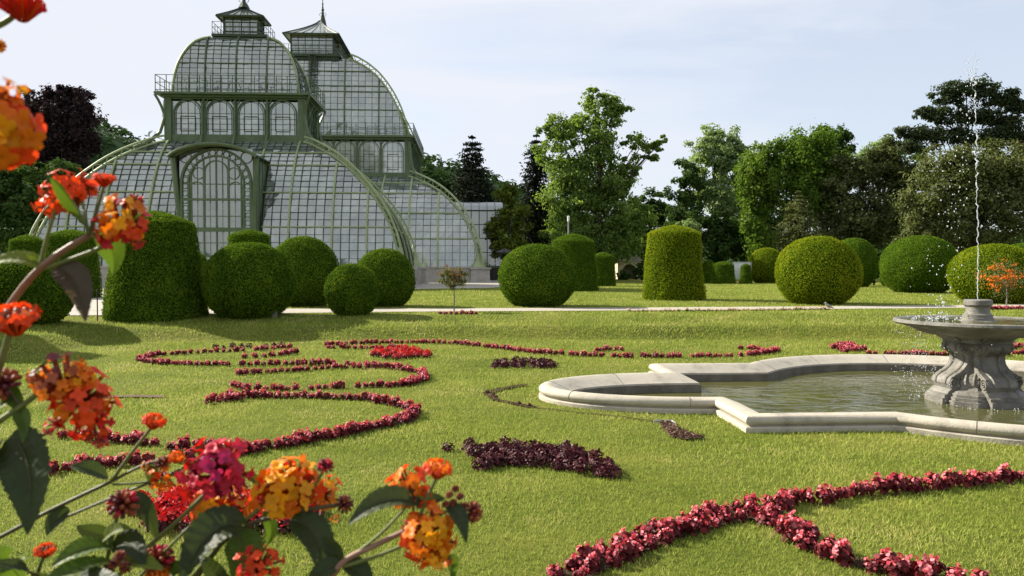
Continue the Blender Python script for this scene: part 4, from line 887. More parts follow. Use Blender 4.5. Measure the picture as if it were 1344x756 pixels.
nz = MB(); nz.lathe([(.30, 1.15), (.27, 1.19), (.225, 1.20), (.222, 1.235), (.205, 1.24), (.205, 1.285), (.175, 1.30), (.166, 1.33), (.168, 1.40), (.192, 1.425), (.200, 1.435), (.200, 1.50), (.185, 1.514), (.08, 1.505)], PC, 32, cap=True); nz.build('spout', M['stone_dark'], fount, 'auto')
bwat = MB(); bwat.lathe([(1.075, 1.188), (.28, 1.190)], PC, 48, cap=False); o = bwat.build('water', M['water'], None, False); props(o, 'thin sheet of water lying in the fountain dish', 'water', kind='structure')
# jet
rj = random.Random(3); jt = MB(); top = dp(1272, 100, 11.8).z; b0 = PC + Vector((0, 0, 1.50)); pts = []; rs = []
nn = 90
for i in range(nn + 1):
    t = i / nn; z = 1.5 + (top - 1.5) * t; amp = .006 + .025 * t; pts.append(Vector((PC.x - .11 * t ** 1.5 + rj.uniform(-amp, amp), PC.y + rj.uniform(-amp, amp), z))); rs.append(max(.0015, .0068 + rj.uniform(-.002, .002) + (rj.uniform(-.007, .007) if t > .4 else 0)))
jt.tube(pts, rs, 6)
o = jt.build('water_jet', M['spray'], None, True, loc=tuple(b0)); props(o, 'thin white jet of water shooting up from the fountain spout', 'water jet')
dr = MB()
def drop(p, r): dr.lathe([(.0 + r * .3, -r * 1.3), (r, -r * .3), (r * .8, r * .6), (r * .2, r * 1.2)], p, 5)
tp = pts[-1]
for i in range(70): drop(tp + Vector((rj.gauss(0, .06), rj.gauss(0, .06), rj.uniform(-.15, .32))), rj.uniform(.004, .011))
for i in range(150):
    t = rj.random(); drop(Vector((PC.x - .12 - .30 * abs(rj.gauss(0, 1)) * (1 - t * .75) - .22 * (1 - t), PC.y + rj.gauss(0, .12), 1.3 + (top - 1.3) * t)), rj.uniform(.004, .012))
for i in range(110):                          # splash in the dish and drips from its edge
    a = rj.gauss(math.pi, .5); r_ = rj.uniform(.45, 1.0); drop(PC + Vector((math.cos(a) * r_, math.sin(a) * r_ * .8, 1.2 + abs(rj.gauss(0, .045)))), rj.uniform(.004, .012))
for i in range(12): drop(PC + Vector((-.56 + rj.gauss(0, .04), rj.gauss(0, .05), 1.48 + rj.uniform(-.08, .1))), rj.uniform(.006, .014))
for i in range(420):
    a = rj.gauss(math.pi + .05, .33); r_ = rj.uniform(.75, 1.22); z = rj.uniform(.0, 1.12); drop(PC + Vector((math.cos(a) * r_, math.sin(a) * r_, z)), rj.uniform(.003, .008))
for i in range(110):
    a = rj.uniform(0, 2 * math.pi); r_ = rj.uniform(.76, .95); drop(PC + Vector((math.cos(a) * r_, math.sin(a) * r_, -.06 + abs(rj.gauss(0, .015)))), rj.uniform(.003, .009))
o = dr.build('water_drops', M['spray'], None, True); props(o, 'falling white water drops and splashes round the fountain dish', 'water drops', kind='stuff')

# ---------------------------------------------------------------- bedding plants
def plant_mesh(kind, seed, size):
    """returns (foliage mesh, blossom mesh or None); origin at the soil"""
    r_ = np.random.default_rng(seed)
    def cloud(n, rad, h0, h1, s, asp, upb, nameM, mat, per=1):
        m_ = -(-n // per); n = m_ * per; a = r_.random(m_) * 6.283; rr = rad * r_.random(m_) ** .55; z = h0 + (h1 - h0) * r_.random(m_) ** .7 * (1 - .35 * (rr / rad) ** 2); a, rr, z = (np.repeat(q, per) for q in (a, rr, z))
        if per > 1: a = a + r_.normal(0, .16, n); rr = rr + r_.normal(0, s * .4, n); z = z + r_.normal(0, s * .35, n)
        P = np.stack([rr * np.cos(a), rr * np.sin(a), z], 1); Nn = np.stack([np.cos(a) * .8, np.sin(a) * .8, np.full(n, upb)], 1) + r_.normal(size=(n, 3)) * .45
        Nn = unit(Nn); t = unit(np.cross(Nn, r_.normal(size=(n, 3)))); b = np.cross(Nn, t); s_ = (s * r_.uniform(.65, 1.3, n))[:, None]
        # six-sided cupped leaf
        ring = [(-.5, 0, 0), (-.22, .42 * asp, .10), (.25, .40 * asp, .12), (.52, 0, .02), (.25, -.40 * asp, .12), (-.22, -.42 * asp, .10)]
        V = np.stack([P + t * s_ * x + b * s_ * y + Nn * s_ * zz_ for x, y, zz_ in ring], 1).reshape(-1, 3)
        me = np_obj('tmp', V, np.arange(6 * n).reshape(n, 6), mat); d = me.data; d.name = nameM; bpy.data.objects.remove(me); return d
    if kind == 'begonia': return cloud(56, size * .50, .01, size * .86, size * .36, .9, .6, 'foliage', M['bego_leaf']), cloud(55, size * .48, size * .40, size * 1.06, size * .19, .95, .6, 'blossoms', M['bego_flower'], 5)
    if kind == 'salvia': return cloud(40, size * .5, .01, size * .7, size * .3, .8, .8, 'foliage', M['iresine']), cloud(60, size * .55, size * .35, size * 1.0, size * .17, .9, .8, 'blossoms', M['bego_flower2'])
    if kind == 'iresine': return cloud(90, size * .5, .01, size * .85, size * .28, .55, .8, 'foliage', M['iresine']), None
    if kind == 'border': return cloud(16, size * .5, .01, size * .6, size * .4, .8, .8, 'foliage', M['ext_green']), cloud(22, size * .55, size * .3, size, size * .3, .9, .9, 'blossoms', M['pale_flower'])
VAR = {k: [plant_mesh(k, 10 * i + j, s) for i in range(5)] for j, (k, s) in enumerate((('begonia', .128), ('salvia', .14), ('iresine', .15), ('border', .13)))}
placed = []                                  # (distance, kind, x, y, scale, label, group, name, cat)
def row(kind, pxs, spacing, width, label, group, z=0.0, drop_=.05, sc=(.75, 1.25), gaps=()):
    P = [gp(x, y, z) for x, y in pxs]; acc = 0
    L_ = [0]
    for a, b in zip(P[:-1], P[1:]): L_.append(L_[-1] + (b - a).length)
    nrow = max(1, int(round(width / (spacing * .9)))) if width > 0 else 1
    for r_ in range(nrow):
        off = (r_ - (nrow - 1) / 2) * spacing * .9; s_ = random.uniform(0, spacing)
        while s_ < L_[-1]:
            k = max(i for i in range(len(L_) - 1) if L_[i] <= s_); t = (s_ - L_[k]) / max(L_[k + 1] - L_[k], 1e-6); d = (P[k + 1] - P[k]).normalized(); q = P[k].lerp(P[k + 1], t) + Vector((-d.y, d.x, 0)) * (off + random.gauss(0, .018))
            if random.random() > drop_ and not any(a <= s_ / L_[-1] <= b for a, b in gaps): placed.append((q.length, kind, q.x, q.y, random.uniform(*sc), label, group))
            s_ += spacing * random.uniform(.85, 1.15)
def patch(kind, poly, spacing, label, group, z=0.0, sc=(.8, 1.2)):
    P = [gp(x, y, z) for x, y in poly]; x0, x1 = min(p.x for p in P), max(p.x for p in P); y0, y1 = min(p.y for p in P), max(p.y for p in P)
    y = y0
    while y <= y1:
        x = x0
        while x <= x1:
            qx, qy = x + random.gauss(0, spacing * .2), y + random.gauss(0, spacing * .2); ins_ = False; j = len(P) - 1
            for i in range(len(P)):
                if (P[i].y > qy) != (P[j].y > qy) and qx < (P[j].x - P[i].x) * (qy - P[i].y) / (P[j].y - P[i].y) + P[i].x: ins_ = not ins_
                j = i
            if ins_: placed.append((math.hypot(qx, qy), kind, qx, qy, random.uniform(*sc), label, group))
            x += spacing
        y += spacing
g1 = 'begonias of the forked bed in front'
row('begonia', [(735, 765), (790, 742), (830, 722), (872, 706), (920, 692), (975, 678), (1022, 668)], .155, .30, 'red begonia plant in the thick left arm of the forked front bed', g1)
row('begonia', [(1020, 668), (1055, 660), (1100, 657), (1130, 650), (1190, 644), (1255, 640), (1300, 636), (1350, 630), (1420, 618)], .115, .0, 'red begonia plant in the thin right arm of the forked front bed', g1, drop_=.0)
row('begonia', [(985, 680), (1025, 688), (1045, 708), (1085, 728), (1140, 746), (1200, 760), (1290, 775)], .155, .26, 'red begonia plant in the lower right arm of the forked front bed', g1)
g2 = 'begonias of the big looped ribbon bed'
lb = 'pink red begonia plant in the nearest loop of the ribbon bed on the left'
row('begonia', [(270, 527), (312, 523), (402, 523), (482, 526), (527, 535), (546, 543), (536, 555), (473, 567), (415, 578), (321, 594)], .125, .0, lb, g2, drop_=.03, sc=(.75, 1.15))
row('begonia', [(321, 597), (268, 588), (219, 590)], .14, .15, lb, g2); row('begonia', [(546, 548), (500, 562), (440, 575), (370, 589), (315, 598)], .125, .0, lb, g2)
row('begonia', [(205, 586), (134, 580), (85, 575)], .125, .0, lb, g2); row('begonia', [(330, 594), (250, 605), (187, 609), (120, 615), (52, 624), (-20, 634)], .125, .0, lb, g2, drop_=.15)
row('begonia', [(272, 530), (300, 527), (320, 526)], .14, .15, lb, g2)
lb = 'pink red begonia plant in the middle loop of the ribbon bed on the left'; g3 = 'begonias of the middle ribbon loop'
row('begonia', [(304, 507), (321, 513), (380, 513), (446, 511), (527, 507), (557, 500), (553, 491), (513, 484), (446, 484), (380, 489), (308, 493)], .13, .0, lb, g3, drop_=.03, sc=(.7, 1.15))
row('begonia', [(500, 510), (535, 507), (557, 501), (556, 493)], .13, .0, lb, g3)
lb = 'pink red begonia plant in the farthest left loop of the ribbon bed'; g4 = 'begonias of the far left ribbon loop'
row('begonia', [(513, 482), (446, 480), (380, 480), (290, 481), (214, 479), (181, 475), (201, 468), (268, 464), (335, 461), (384, 457)], .14, .0, lb, g4, drop_=.03, sc=(.75, 1.15)); row('begonia', [(321, 471), (357, 469), (391, 464)], .19, .15, lb, g4)
lb = 'pink red begonia plant in the long thin row running behind the fountain basin'; g5 = 'begonias of the far thin row'
row('begonia', [(426, 455), (469, 452), (531, 451), (598, 452), (616, 454), (668, 460), (709, 465), (761, 468), (820, 470), (895, 470), (969, 469), (1006, 465), (1021, 461)], .135, .0, lb, g5, drop_=.03, sc=(.75, 1.15)); row('begonia', [(429, 458), (531, 459)], .135, .0, lb, g5)
row('begonia', [(776, 463), (800, 460), (817, 461)], .135, .0, lb, g5); row('begonia', [(962, 460), (985, 459), (1012, 464)], .2, .1, lb, g5); patch('begonia', [(1090, 457), (1105, 453), (1125, 454), (1138, 463), (1100, 463)], .2, lb, g5)
row('begonia', [(1138, 466), (1180, 467), (1240, 468), (1310, 468), (1344, 465), (1400, 462)], .135, .0, lb, g5, drop_=.1); row('begonia', [(1310, 459), (1344, 457), (1400, 455)], .22, .0, lb, g5)
row('begonia', [(573, 413), (625, 413)], .16, .3, 'pink red begonia plant round the foot of the small standard tree', 'begonias round the small standard', z=.5); row('begonia', [(1290, 407), (1400, 405)], .16, .35, 'pink red begonia plant round the foot of the orange flowering standard', 'begonias round the orange standard', z=.5)
patch('salvia', [(482, 466), (500, 462), (540, 462), (570, 466), (560, 471), (520, 473), (490, 471)], .2, 'bright red salvia plant in the small far oval bed', 'salvias of the far oval bed', sc=(1, 1.4))
patch('salvia', [(165, 685), (200, 660), (280, 650), (370, 655), (425, 672), (410, 695), (330, 705), (230, 708)], .15, 'bright red salvia plant in the near oval bed behind the orange flowers', 'salvias of the near oval bed', sc=(1, 1.4))
patch('iresine', [(584, 592), (630, 592), (680, 588), (730, 590), (775, 600), (800, 618), (808, 632), (775, 626), (720, 617), (680, 614), (640, 621), (606, 623), (640, 606), (610, 598)], .13, 'dark purple iresine plant in the crescent bed before the basin', 'iresines of the crescent bed', sc=(.8, 1.2))
patch('iresine', [(638, 481), (660, 476), (725, 476), (727, 484), (645, 485)], .19, 'dark purple iresine plant in the small bed left of the basin', 'iresines of the small bed', sc=(.9, 1.3))
row('iresine', [(277, 459), (320, 457), (384, 456)], .2, .15, 'dark purple iresine plant along the farthest left loop', 'iresines of the far loop')
row('iresine', [(640, 517), (655, 526), (690, 534), (720, 538)], .22, .0, 'small dark iresine plant in the bare soil groove by the basin', 'iresines of the soil groove', drop_=.3, sc=(.4, .6))
row('border', [(822, 410), (900, 409.5), (1000, 408.5), (1090, 407)], .15, .0, 'pale border flower in the row along the gravel path', 'pale flowers along the path', z=.5, sc=(.8, 1.2))
NM = {'begonia': ('begonia', 'begonia'), 'salvia': ('salvia', 'salvia'), 'iresine': ('iresine', 'bedding plant'), 'border': ('border_flower', 'flower')}
rest = {}
for kind in NM:
    L_ = sorted([p for p in placed if p[1] == kind], key=lambda p: p[0])
    lim = 296
    for i, (d, k_, x, y, s_, lab, grp) in enumerate(L_):
        fo, bl_ = random.choice(VAR[kind])
        if i < lim:
            o = bpy.data.objects.new(NM[kind][0], fo); col.objects.link(o); o.location = (x, y, gz(x, y)); o.rotation_euler = (0, 0, random.uniform(0, 6.28)); o.scale = (s_, s_, s_ * random.uniform(.85, 1.15))
            props(o, lab, NM[kind][1], grp)
            if bl_ is not None: c = bpy.data.objects.new('blossoms', bl_); col.objects.link(c); c.parent = o
        else: rest.setdefault(kind, []).append((x, y, s_, fo, bl_))
for kind, lst in rest.items():               # the small far ones beyond the first three hundred
    Vs, Fs, Mi = [], [], []; n = 0; mats = [VAR[kind][0][0].materials[0]] + ([VAR[kind][0][1].materials[0]] if VAR[kind][0][1] else [])
    for x, y, s_, fo, bl_ in lst:
        a = random.uniform(0, 6.28); ca_, sa_ = math.cos(a) * s_, math.sin(a) * s_
        for j, me in enumerate((fo, bl_)):
            if me is None: continue
            v = np.empty(len(me.vertices) * 3, np.float32); me.vertices.foreach_get('co', v); v = v.reshape(-1, 3); v = np.stack([v[:, 0] * ca_ - v[:, 1] * sa_ + x, v[:, 0] * sa_ + v[:, 1] * ca_ + y, v[:, 2] * s_ + gz(x, y)], 1)
            f_ = np.arange(len(v)).reshape(-1, 6) + n; Vs.append(v); Fs.append(f_); Mi.append(np.full(len(f_), j)); n += len(v)
    o = np_obj('far_' + kind + 's', np.concatenate(Vs), np.concatenate(Fs), mats, None, np.concatenate(Mi)); props(o, 'far rows of small pink red bedding plants on the lawn', 'bedding plants', kind='stuff')
# soil showing under the beds
def soil_strip(name, pxs, w_, mat, label, z=0.0):
    P = [gp(x, y, z) for x, y in pxs]; vv = []
    for i, p in enumerate(P):
        d = (P[min(i + 1, len(P) - 1)] - P[max(i - 1, 0)]).normalized(); n_ = Vector((-d.y, d.x, 0)) * w_ * random.uniform(.8, 1.2) / 2; vv += [p - n_, p + n_]
    o = np_obj(name, [(p.x, p.y, p.z + .022) for p in vv], [(2 * i, 2 * i + 2, 2 * i + 3, 2 * i + 1) for i in range(len(P) - 1)], mat); props(o, label, 'soil', kind='structure')
soil_strip('bed_soil', [(735, 765), (790, 742), (830, 722), (872, 706), (920, 692), (975, 678), (1022, 668)], .20, M['soil'], 'dark soil under the thick front begonia row')
soil_strip('bed_soil', [(985, 680), (1025, 688), (1045, 708), (1085, 728), (1140, 746), (1200, 760)], .18, M['soil'], 'dark soil under the lower right begonia row')
soil_strip('bed_soil', [(312, 523), (402, 523), (482, 526), (527, 535), (546, 543), (536, 555), (473, 567), (415, 578), (321, 594), (219, 590)], .14, M['soil'], 'dark soil under the nearest looped begonia row')
soil_strip('soil_groove', [(690, 506), (660, 511), (640, 517), (650, 526), (680, 532), (700, 536)], .15, M['soil'], 'narrow bare soil groove curving round the basin')
soil_strip('soil_groove', [(700, 536), (760, 543), (820, 549), (860, 555)], .035, M['soil'], 'thin groove in the turf left of the basin')
soil_strip('soil_strip', [(130, 523), (170, 521), (215, 522)], .2, M['mulch'], 'thin bare brown soil strip left of the loops')
pp = [gp(x, y) for x, y in [(864, 557), (883, 557), (890, 565), (906, 571), (926, 577), (900, 579), (880, 575)]]
o = np_obj('mulch_patch', [(p[0], p[1], .024) for p in fix_up([tuple(p) for p in pp])], [tuple(range(7))], M['mulch']); props(o, 'small patch of brown bark mulch before the basin', 'mulch', kind='structure')
mp_ = np.array([(p.x, p.y) for p in pp]); qx = rng.uniform(mp_[:, 0].min(), mp_[:, 0].max(), 1500); qy = rng.uniform(mp_[:, 1].min(), mp_[:, 1].max(), 1500); ki = inside(qx, qy, [tuple(p) for p in mp_]); nk = int(ki.sum())
V, Fq = leaves(np.stack([qx[ki], qy[ki], rng.uniform(.02, .05, nk)], 1), rng.normal(size=(nk, 3)) * .5 + np.array([0, 0, 1]), rng.uniform(.02, .06, nk), .45); o = np_obj('bark_chips', V, Fq, M['mulch_chip']); props(o, 'loose brown bark chips on the small mulch patch', 'bark chips', kind='stuff')
ed = MB(); e0 = [gp(x, y) + Vector((0, 0, .03)) for x, y in [(858, 555.5), (872, 555), (882, 555.5), (886, 558), (887, 562)]]
ed.tube(e0, .012, 6); ed.tube([p + Vector((0, 0, -.03)) for p in e0], .012, 6); o = ed.build('metal_edging', M['metal'], None, loc=tuple(e0[0])); props(o, 'short bent grey metal edging beside the bark mulch', 'edging')

# ---------------------------------------------------------------- small things on the terrace
def standard(px, base, top, bottom, hw, label, mat, flower, Y=None):
    g = gp(px, base, .5); s_ = g.y / F; root = empty('standard_tree', (g.x, g.y, .5), label, 'tree', 'standard trees'); t = MB(); zc = dp(px, (top + bottom) / 2, g.y)
    t.tube([g, g + Vector((.01, 0, .4)), Vector((g.x - .01, g.y, zc.z - .1))], [.028, .022, .018], 6)
    for q in range(7): a = q * .9; t.tube([Vector((g.x, g.y, zc.z - .28)), Vector((g.x + math.cos(a) * .25, g.y + math.sin(a) * .25, zc.z + .05))], [.012, .005], 4)
    t.build('trunk', M['bark_pale'], root)
    V, Fq = crown_cloud([(zc, hw * s_, hw * s_, (bottom - top) / 2 * s_)], 1500, .075, .35, 40); np_obj('crown', V, Fq, M[mat], root)
    if flower: nf = 260 if hw < 25 else 700; V, Fq = crown_cloud([(zc + Vector((-.10, -.12, .10)), hw * s_ * 1.02, hw * s_, (bottom - top) / 2 * s_ * .9)], nf, .08, .2, 40); np_obj('blossoms', V, Fq, M[flower], root)
M['fl_orange'] = leafmat('orange_flower', stops((.55, .10, .01), (.70, .18, .02), (.75, .30, .05)), .25)
M['fl_dusky'] = leafmat('dusky_pink_flower', stops((.16, .05, .03), (.26, .10, .07), (.34, .16, .10)), .25)
standard(596, 410, 350, 381, 18, 'small standard tree with a bronze pink round head', 'leaf_olive', 'fl_dusky')
standard(1321, 403, 342, 390, 35, 'orange flowering standard tree right of the fountain spout', 'leaf_olive', 'fl_orange')
# white notice board
Yb = 74; bq = lambda px, py: dp(px, py, Yb); b0 = Vector((bq(974, 369).x, Yb, .5)); br = empty('notice_board', b0, 'white notice board on two posts between distant cones', 'board')
m_ = MB(); m_.box(Vector((b0.x, Yb, (bq(974, 344).z + bq(974, 366).z) / 2)), (1.55, .06, 1.65)); m_.build('panel', M['white'], br)
m_ = MB()
for q in (-1, 1): m_.box(Vector((b0.x + q * .84, Yb, 1.5)), (.1, .12, 2.1))
m_.box(Vector((b0.x, Yb - .002, 2.54)), (1.8, .14, .07)); m_.box(Vector((b0.x, Yb - .002, .66)), (1.6, .1, .06)); m_.build('post', M['metal'], br)
# street lamp behind the dark cone
Yl = 70; lx = dp(746, 300, Yl).x; lr = empty('street_lamp', (lx, Yl, .5), 'slim grey lamp post rising behind the dark green cone', 'lamp post')
m_ = MB(); m_.tube([(lx, Yl, .4), (lx, Yl, 1.6)], .085, 10); m_.tube([(lx, Yl, 1.6), (lx, Yl, dp(746, 291, Yl).z)], .062, 10); m_.build('pole', M['metal'], lr)
m_ = MB(); zt = dp(746, 291, Yl).z; m_.lathe([(.03, 0), (.10, .03), (.11, .42), (.13, .45), (.13, .48), (.02, .54)], Vector((lx, Yl, zt)), 10); m_.build('lamp_head', M['white'], lr)
# parasol, table, red board by the annex
Yp = 84; px_ = dp(663, 340, Yp).x; pr = empty('parasol', (px_, Yp, .5), 'dark garden parasol standing beside the glass annex', 'parasol')
m_ = MB(); m_.tube([(px_, Yp, .45), (px_, Yp, 3.55)], .035, 8); m_.build('pole', M['darkwood'], pr)
m_ = MB(); vs = []; zr = dp(663, 331, Yp).z
for j in range(8):
    a = j * math.pi / 4 + .2; vs.append((px_ + math.cos(a) * 1.05, Yp + math.sin(a) * 1.05, zr))
m_.add(vs + [(px_, Yp, zr + .45)], [(j, (j + 1) % 8, 8) for j in range(8)]); vs2 = [(x, y, z - .16) for x, y, z in vs]; m_.add(vs + vs2, [(j, j + 8, (j + 1) % 8 + 8, (j + 1) % 8) for j in range(8)]); m_.build('canopy', M['darkwood'], pr)
m_ = MB()
for j in range(8): m_.tube([vs[j], (px_, Yp, zr + .43)], .014, 4)
m_.build('rib', M['metal'], pr)
tx_ = dp(650, 356, 82).x; tr = empty('kiosk_counter', (tx_, 82, .5), 'dark counter with a pale top under the garden parasol', 'counter')
m_ = MB(); zt = dp(650, 346, 82).z; m_.box(Vector((tx_, 82, zt)), (1.5, .8, .08)); m_.build('counter_top', M['metal'], tr)
for q in (-1, 1): m_ = MB(); m_.box(Vector((tx_ + q * .62, 82, (zt - .04 + .5) / 2)), (.12, .6, zt - .04 - .5)); m_.build('leg', M['darkwood'], tr)
m_ = MB(); m_.box(Vector((tx_, 82.25, (zt + .5) / 2 - .1)), (1.1, .05, (zt - .5) * .7)); m_.build('front_panel', M['darkwood'], tr)
rx_ = dp(669, 346, 86).x; rr_ = empty('menu_board', (rx_, 86, .5), 'small red board on a post under the parasol', 'board')
m_ = MB(); m_.box(Vector((rx_, 86, dp(669, 346, 86).z)), (.62, .05, .30)); m_.build('panel', M['red'], rr_); m_ = MB(); m_.tube([(rx_, 86.05, .45), (rx_, 86.05, dp(669, 344, 86).z)], .035, 6); m_.build('post', M['darkwood'], rr_)
# beige arched garden house far under the trees
Yh = 104; hx_ = dp(826, 355, Yh).x; hr = empty('garden_house', (hx_, Yh, .5), 'small beige arched garden house deep under the trees', 'building')
m_ = MB(); ow = arch_pts(0, .95, .5, 1.6, 10); W_, H_ = 1.6, 3.0; fp = [(-W_, .5), (-W_, H_), (W_, H_), (W_, .5)]
m_.add([(hx_ - W_, Yh + 3, .5), (hx_ + W_, Yh + 3, .5), (hx_ + W_, Yh + 3, H_), (hx_ - W_, Yh + 3, H_)], [(3, 2, 1, 0)])
for yy, fl in ((Yh, 1),):
    poly = [fp[0], fp[1]] + [(a, b) for a, b in []] ; vsx = [(-W_, .5), (-.95, .5)] 
    m_.add([(hx_ - W_, yy, .5), (hx_ - .95, yy, .5), (hx_ - .95, yy, 1.6), (hx_ - W_, yy, 1.6)], [(0, 1, 2, 3)[::fl]]); m_.add([(hx_ + .95, yy, .5), (hx_ + W_, yy, .5), (hx_ + W_, yy, 1.6), (hx_ + .95, yy, 1.6)], [(0, 1, 2, 3)[::fl]])
    ar = [(hx_ + a, yy, b) for a, b in ow[1:-1]]; m_.add([(hx_ - W_, yy, 1.6)] + ar + [(hx_ + W_, yy, 1.6), (hx_ + W_, yy, H_), (hx_ - W_, yy, H_)], [tuple(range(len(ar) + 4))[::fl]])
for q in (-1, 1): m_.add([(hx_ + q * W_, Yh, .5), (hx_ + q * W_, Yh + 3, .5), (hx_ + q * W_, Yh + 3, H_), (hx_ + q * W_, Yh, H_)], [(0, 1, 2, 3)])
m_.build('wall', M['beige'], hr); m_ = MB(); m_.add([(hx_ - 1.8, Yh - .3, H_), (hx_ + 1.8, Yh - .3, H_), (hx_ + 1.8, Yh + 3.3, H_), (hx_ - 1.8, Yh + 3.3, H_), (hx_ - 1.2, Yh + 1.5, H_ + .9), (hx_ + 1.2, Yh + 1.5, H_ + .9)], [(0, 1, 5, 4), (1, 2, 5), (2, 3, 4, 5), (3, 0, 4), (3, 2, 1, 0)]); m_.build('roof', M['darkwood'], hr)
# bird on the path edge
bc = gp(1087, 406, .52); bd = MB()
def ell(c, r, ax_, n=10): bd.lathe([(r[0] * math.cos(R(a)), r[2] * math.sin(R(a))) for a in range(-85, 86, 17)], c, n, 0, ax_)
axb = (Vector((0, 1, 0)), Vector((.55, 0, .83)).normalized(), Vector((-.83, 0, .55)).normalized())
ell(bc + Vector((0, 0, .13)), (.055, .05, .125), axb); ell(bc + Vector((-.09, 0, .225)), (.035, .03, .04), axb)
bd.tube([bc + Vector((-.12, 0, .225)), bc + Vector((-.165, 0, .215))], [.012, .003], 5); bd.tube([bc + Vector((.08, 0, .09)), bc + Vector((.2, 0, .045))], [.035, .02], 6, flat=.4)
for q in (-.02, .02): bd.tube([bc + Vector((0, q, .07)), bc + Vector((.01, q, 0))], .006, 4)
o = bd.build('bird', M['bird'], None, True, loc=tuple(bc)); props(o, 'grey bird standing on the edge of the gravel path', 'bird')
# thin stake by the walk
sp = gp(128, 419, .5); m_ = MB(); m_.tube([sp + Vector((0, 0, -.05)), sp + Vector((0, 0, .85))], .016, 6); m_.tube([sp + Vector((-.02, 0, .82)), sp + Vector((.02, 0, .87))], .02, 6); o = m_.build('stake', M['darkwood'], None, loc=tuple(sp)); props(o, 'thin dark stake standing on the gravel walk', 'stake')

# ---------------------------------------------------------------- grass blades
def grass(n, d0, d1, wk, hk, name, label):
    u = rng.random(n); d = d0 * (d1 / d0) ** u; x = (d * .74 + 1.2) * rng.uniform(-1, 1, n); y = d
    OUTW = [(fw(a, b).x, fw(a, b).y) for a, b in OUT]; keep = ~inside(x, y, OUTW)
    pxy = [(p[0], p[1] - p[2] - .02) for p in pc] + [(p[0], p[1] + p[2] + .02) for p in pc[::-1]]; keep &= ~inside(x, y, pxy); keep &= ~inside(x, y, [(-17.0, 26.5), (-13.4, 26.4), (-19.0, 52), (-27.5, 52)])
    keep &= ~inside(x, y, [(p.x, p.y) for p in pp]); keep &= ~inside(x, y, [(-70, 51), (-8.5, 53.0), (-2, 56), (8, 84), (6, 96), (-70, 96)])
    x, y, d = x[keep], y[keep], d[keep]; n = len(x); z = hgt(x, y) - .005; sc_ = (d / 5.0) ** .8
    bank = np.clip((hgt(x, y) - .04) / .1, 0, 1) * np.clip((.47 - hgt(x, y)) / .1, 0, 1)
    h = hk * rng.uniform(.55, 1.3, n) * (1 + .25 * (sc_ - 1)) * (1 + .5 * bank); wd = wk * sc_ * rng.uniform(.7, 1.3, n); a = rng.random(n) * 6.283; la = rng.random(n) * 6.283; le = h * rng.uniform(.2, 1.0, n)
    P = np.stack([x, y, z], 1); t = np.stack([np.cos(a), np.sin(a), np.zeros(n)], 1); ln = np.stack([np.cos(la) * le, np.sin(la) * le, h], 1)
    V = np.stack([P - t * wd[:, None] / 2, P + t * wd[:, None] / 2, P + ln], 1).reshape(-1, 3)
    o = np_obj(name, V, np.arange(3 * n).reshape(n, 3), M['blade']); props(o, label, 'grass', kind='stuff')
grass(720000, 4.0, 75, .0072, .033, 'grass', 'short sunlit grass blades covering the lawn')
# ---------------------------------------------------------------- lantana in front of the lens
def petal_mat(name, c, var=.25):
    d = tuple(x * (1 - var) for x in c); e = tuple(min(1, x * (1 + var)) for x in c); return leafmat(name, stops(d, c, e), .3, .5, .25, (1.15, 1.0, .8), 60, .3)
PET = {'y': petal_mat('yellow_petal', (.80, .36, .012)), 'o': petal_mat('orange_petal', (.76, .19, .010)), 'r': petal_mat('orange_red_petal', (.72, .065, .010)), 'c': petal_mat('red_petal', (.56, .014, .014)),
       'p': petal_mat('pink_red_petal', (.52, .022, .055)), 'm': petal_mat('magenta_petal', (.36, .018, .10)), 'b': petal_mat('purple_bud', (.16, .035, .045)), 'd': petal_mat('dusky_bud', (.34, .09, .04))}
PK = list(PET); PM = [PET[k] for k in PK]
def lanleaf(name, c, under, rough=.55):
    m, nt, out = newmat(name); p = N(nt, 'ShaderNodeBsdfPrincipled'); p.inputs['Roughness'].default_value = rough; p.inputs['Specular IOR Level'].default_value = .25
    v = coords(nt); n1 = N(nt, 'ShaderNodeTexNoise', i_Scale=70.0, i_Detail=4.0); L(nt, v, n1.inputs['Vector'])
    r = ramp(nt, [(.3, tuple(x * .75 for x in c)), (.7, tuple(x * 1.25 for x in c))]); L(nt, n1.outputs['Fac'], r.inputs['Fac'])
    g = N(nt, 'ShaderNodeNewGeometry'); mi_ = N(nt, 'ShaderNodeMix', data_type='RGBA'); L(nt, g.outputs['Backfacing'], mi_.inputs['Factor']); L(nt, r.outputs[0], mi_.inputs[6]); mi_.inputs[7].default_value = (*under, 1); L(nt, mi_.outputs[2], p.inputs['Base Color'])
    vo = N(nt, 'ShaderNodeTexVoronoi', i_Scale=330.0, feature='SMOOTH_F1'); L(nt, v, vo.inputs['Vector']); b = N(nt, 'ShaderNodeBump', i_Strength=.6, i_Distance=.0012); L(nt, vo.outputs['Distance'], b.inputs['Height']); L(nt, b.outputs[0], p.inputs['Normal'])
    t = N(nt, 'ShaderNodeBsdfTranslucent'); t.inputs['Color'].default_value = (c[0] * 2.2, c[1] * 2.2, c[2] * .8, 1); mx = N(nt, 'ShaderNodeMixShader'); mx.inputs[0].default_value = .30; L(nt, p.outputs[0], mx.inputs[1]); L(nt, t.outputs[0], mx.inputs[2]); L(nt, mx.outputs[0], out.inputs['Surface']); return m
LG = {'g': lanleaf('lantana_leaf', (.060, .100, .018), (.085, .105, .030)), 'y': lanleaf('lit_lantana_leaf', (.11, .145, .016), (.13, .15, .03)), 'd': lanleaf('dark_lantana_leaf', (.032, .046, .018), (.060, .048, .032)), 'u': lanleaf('purplish_lantana_leaf', (.055, .042, .034), (.065, .045, .036))}
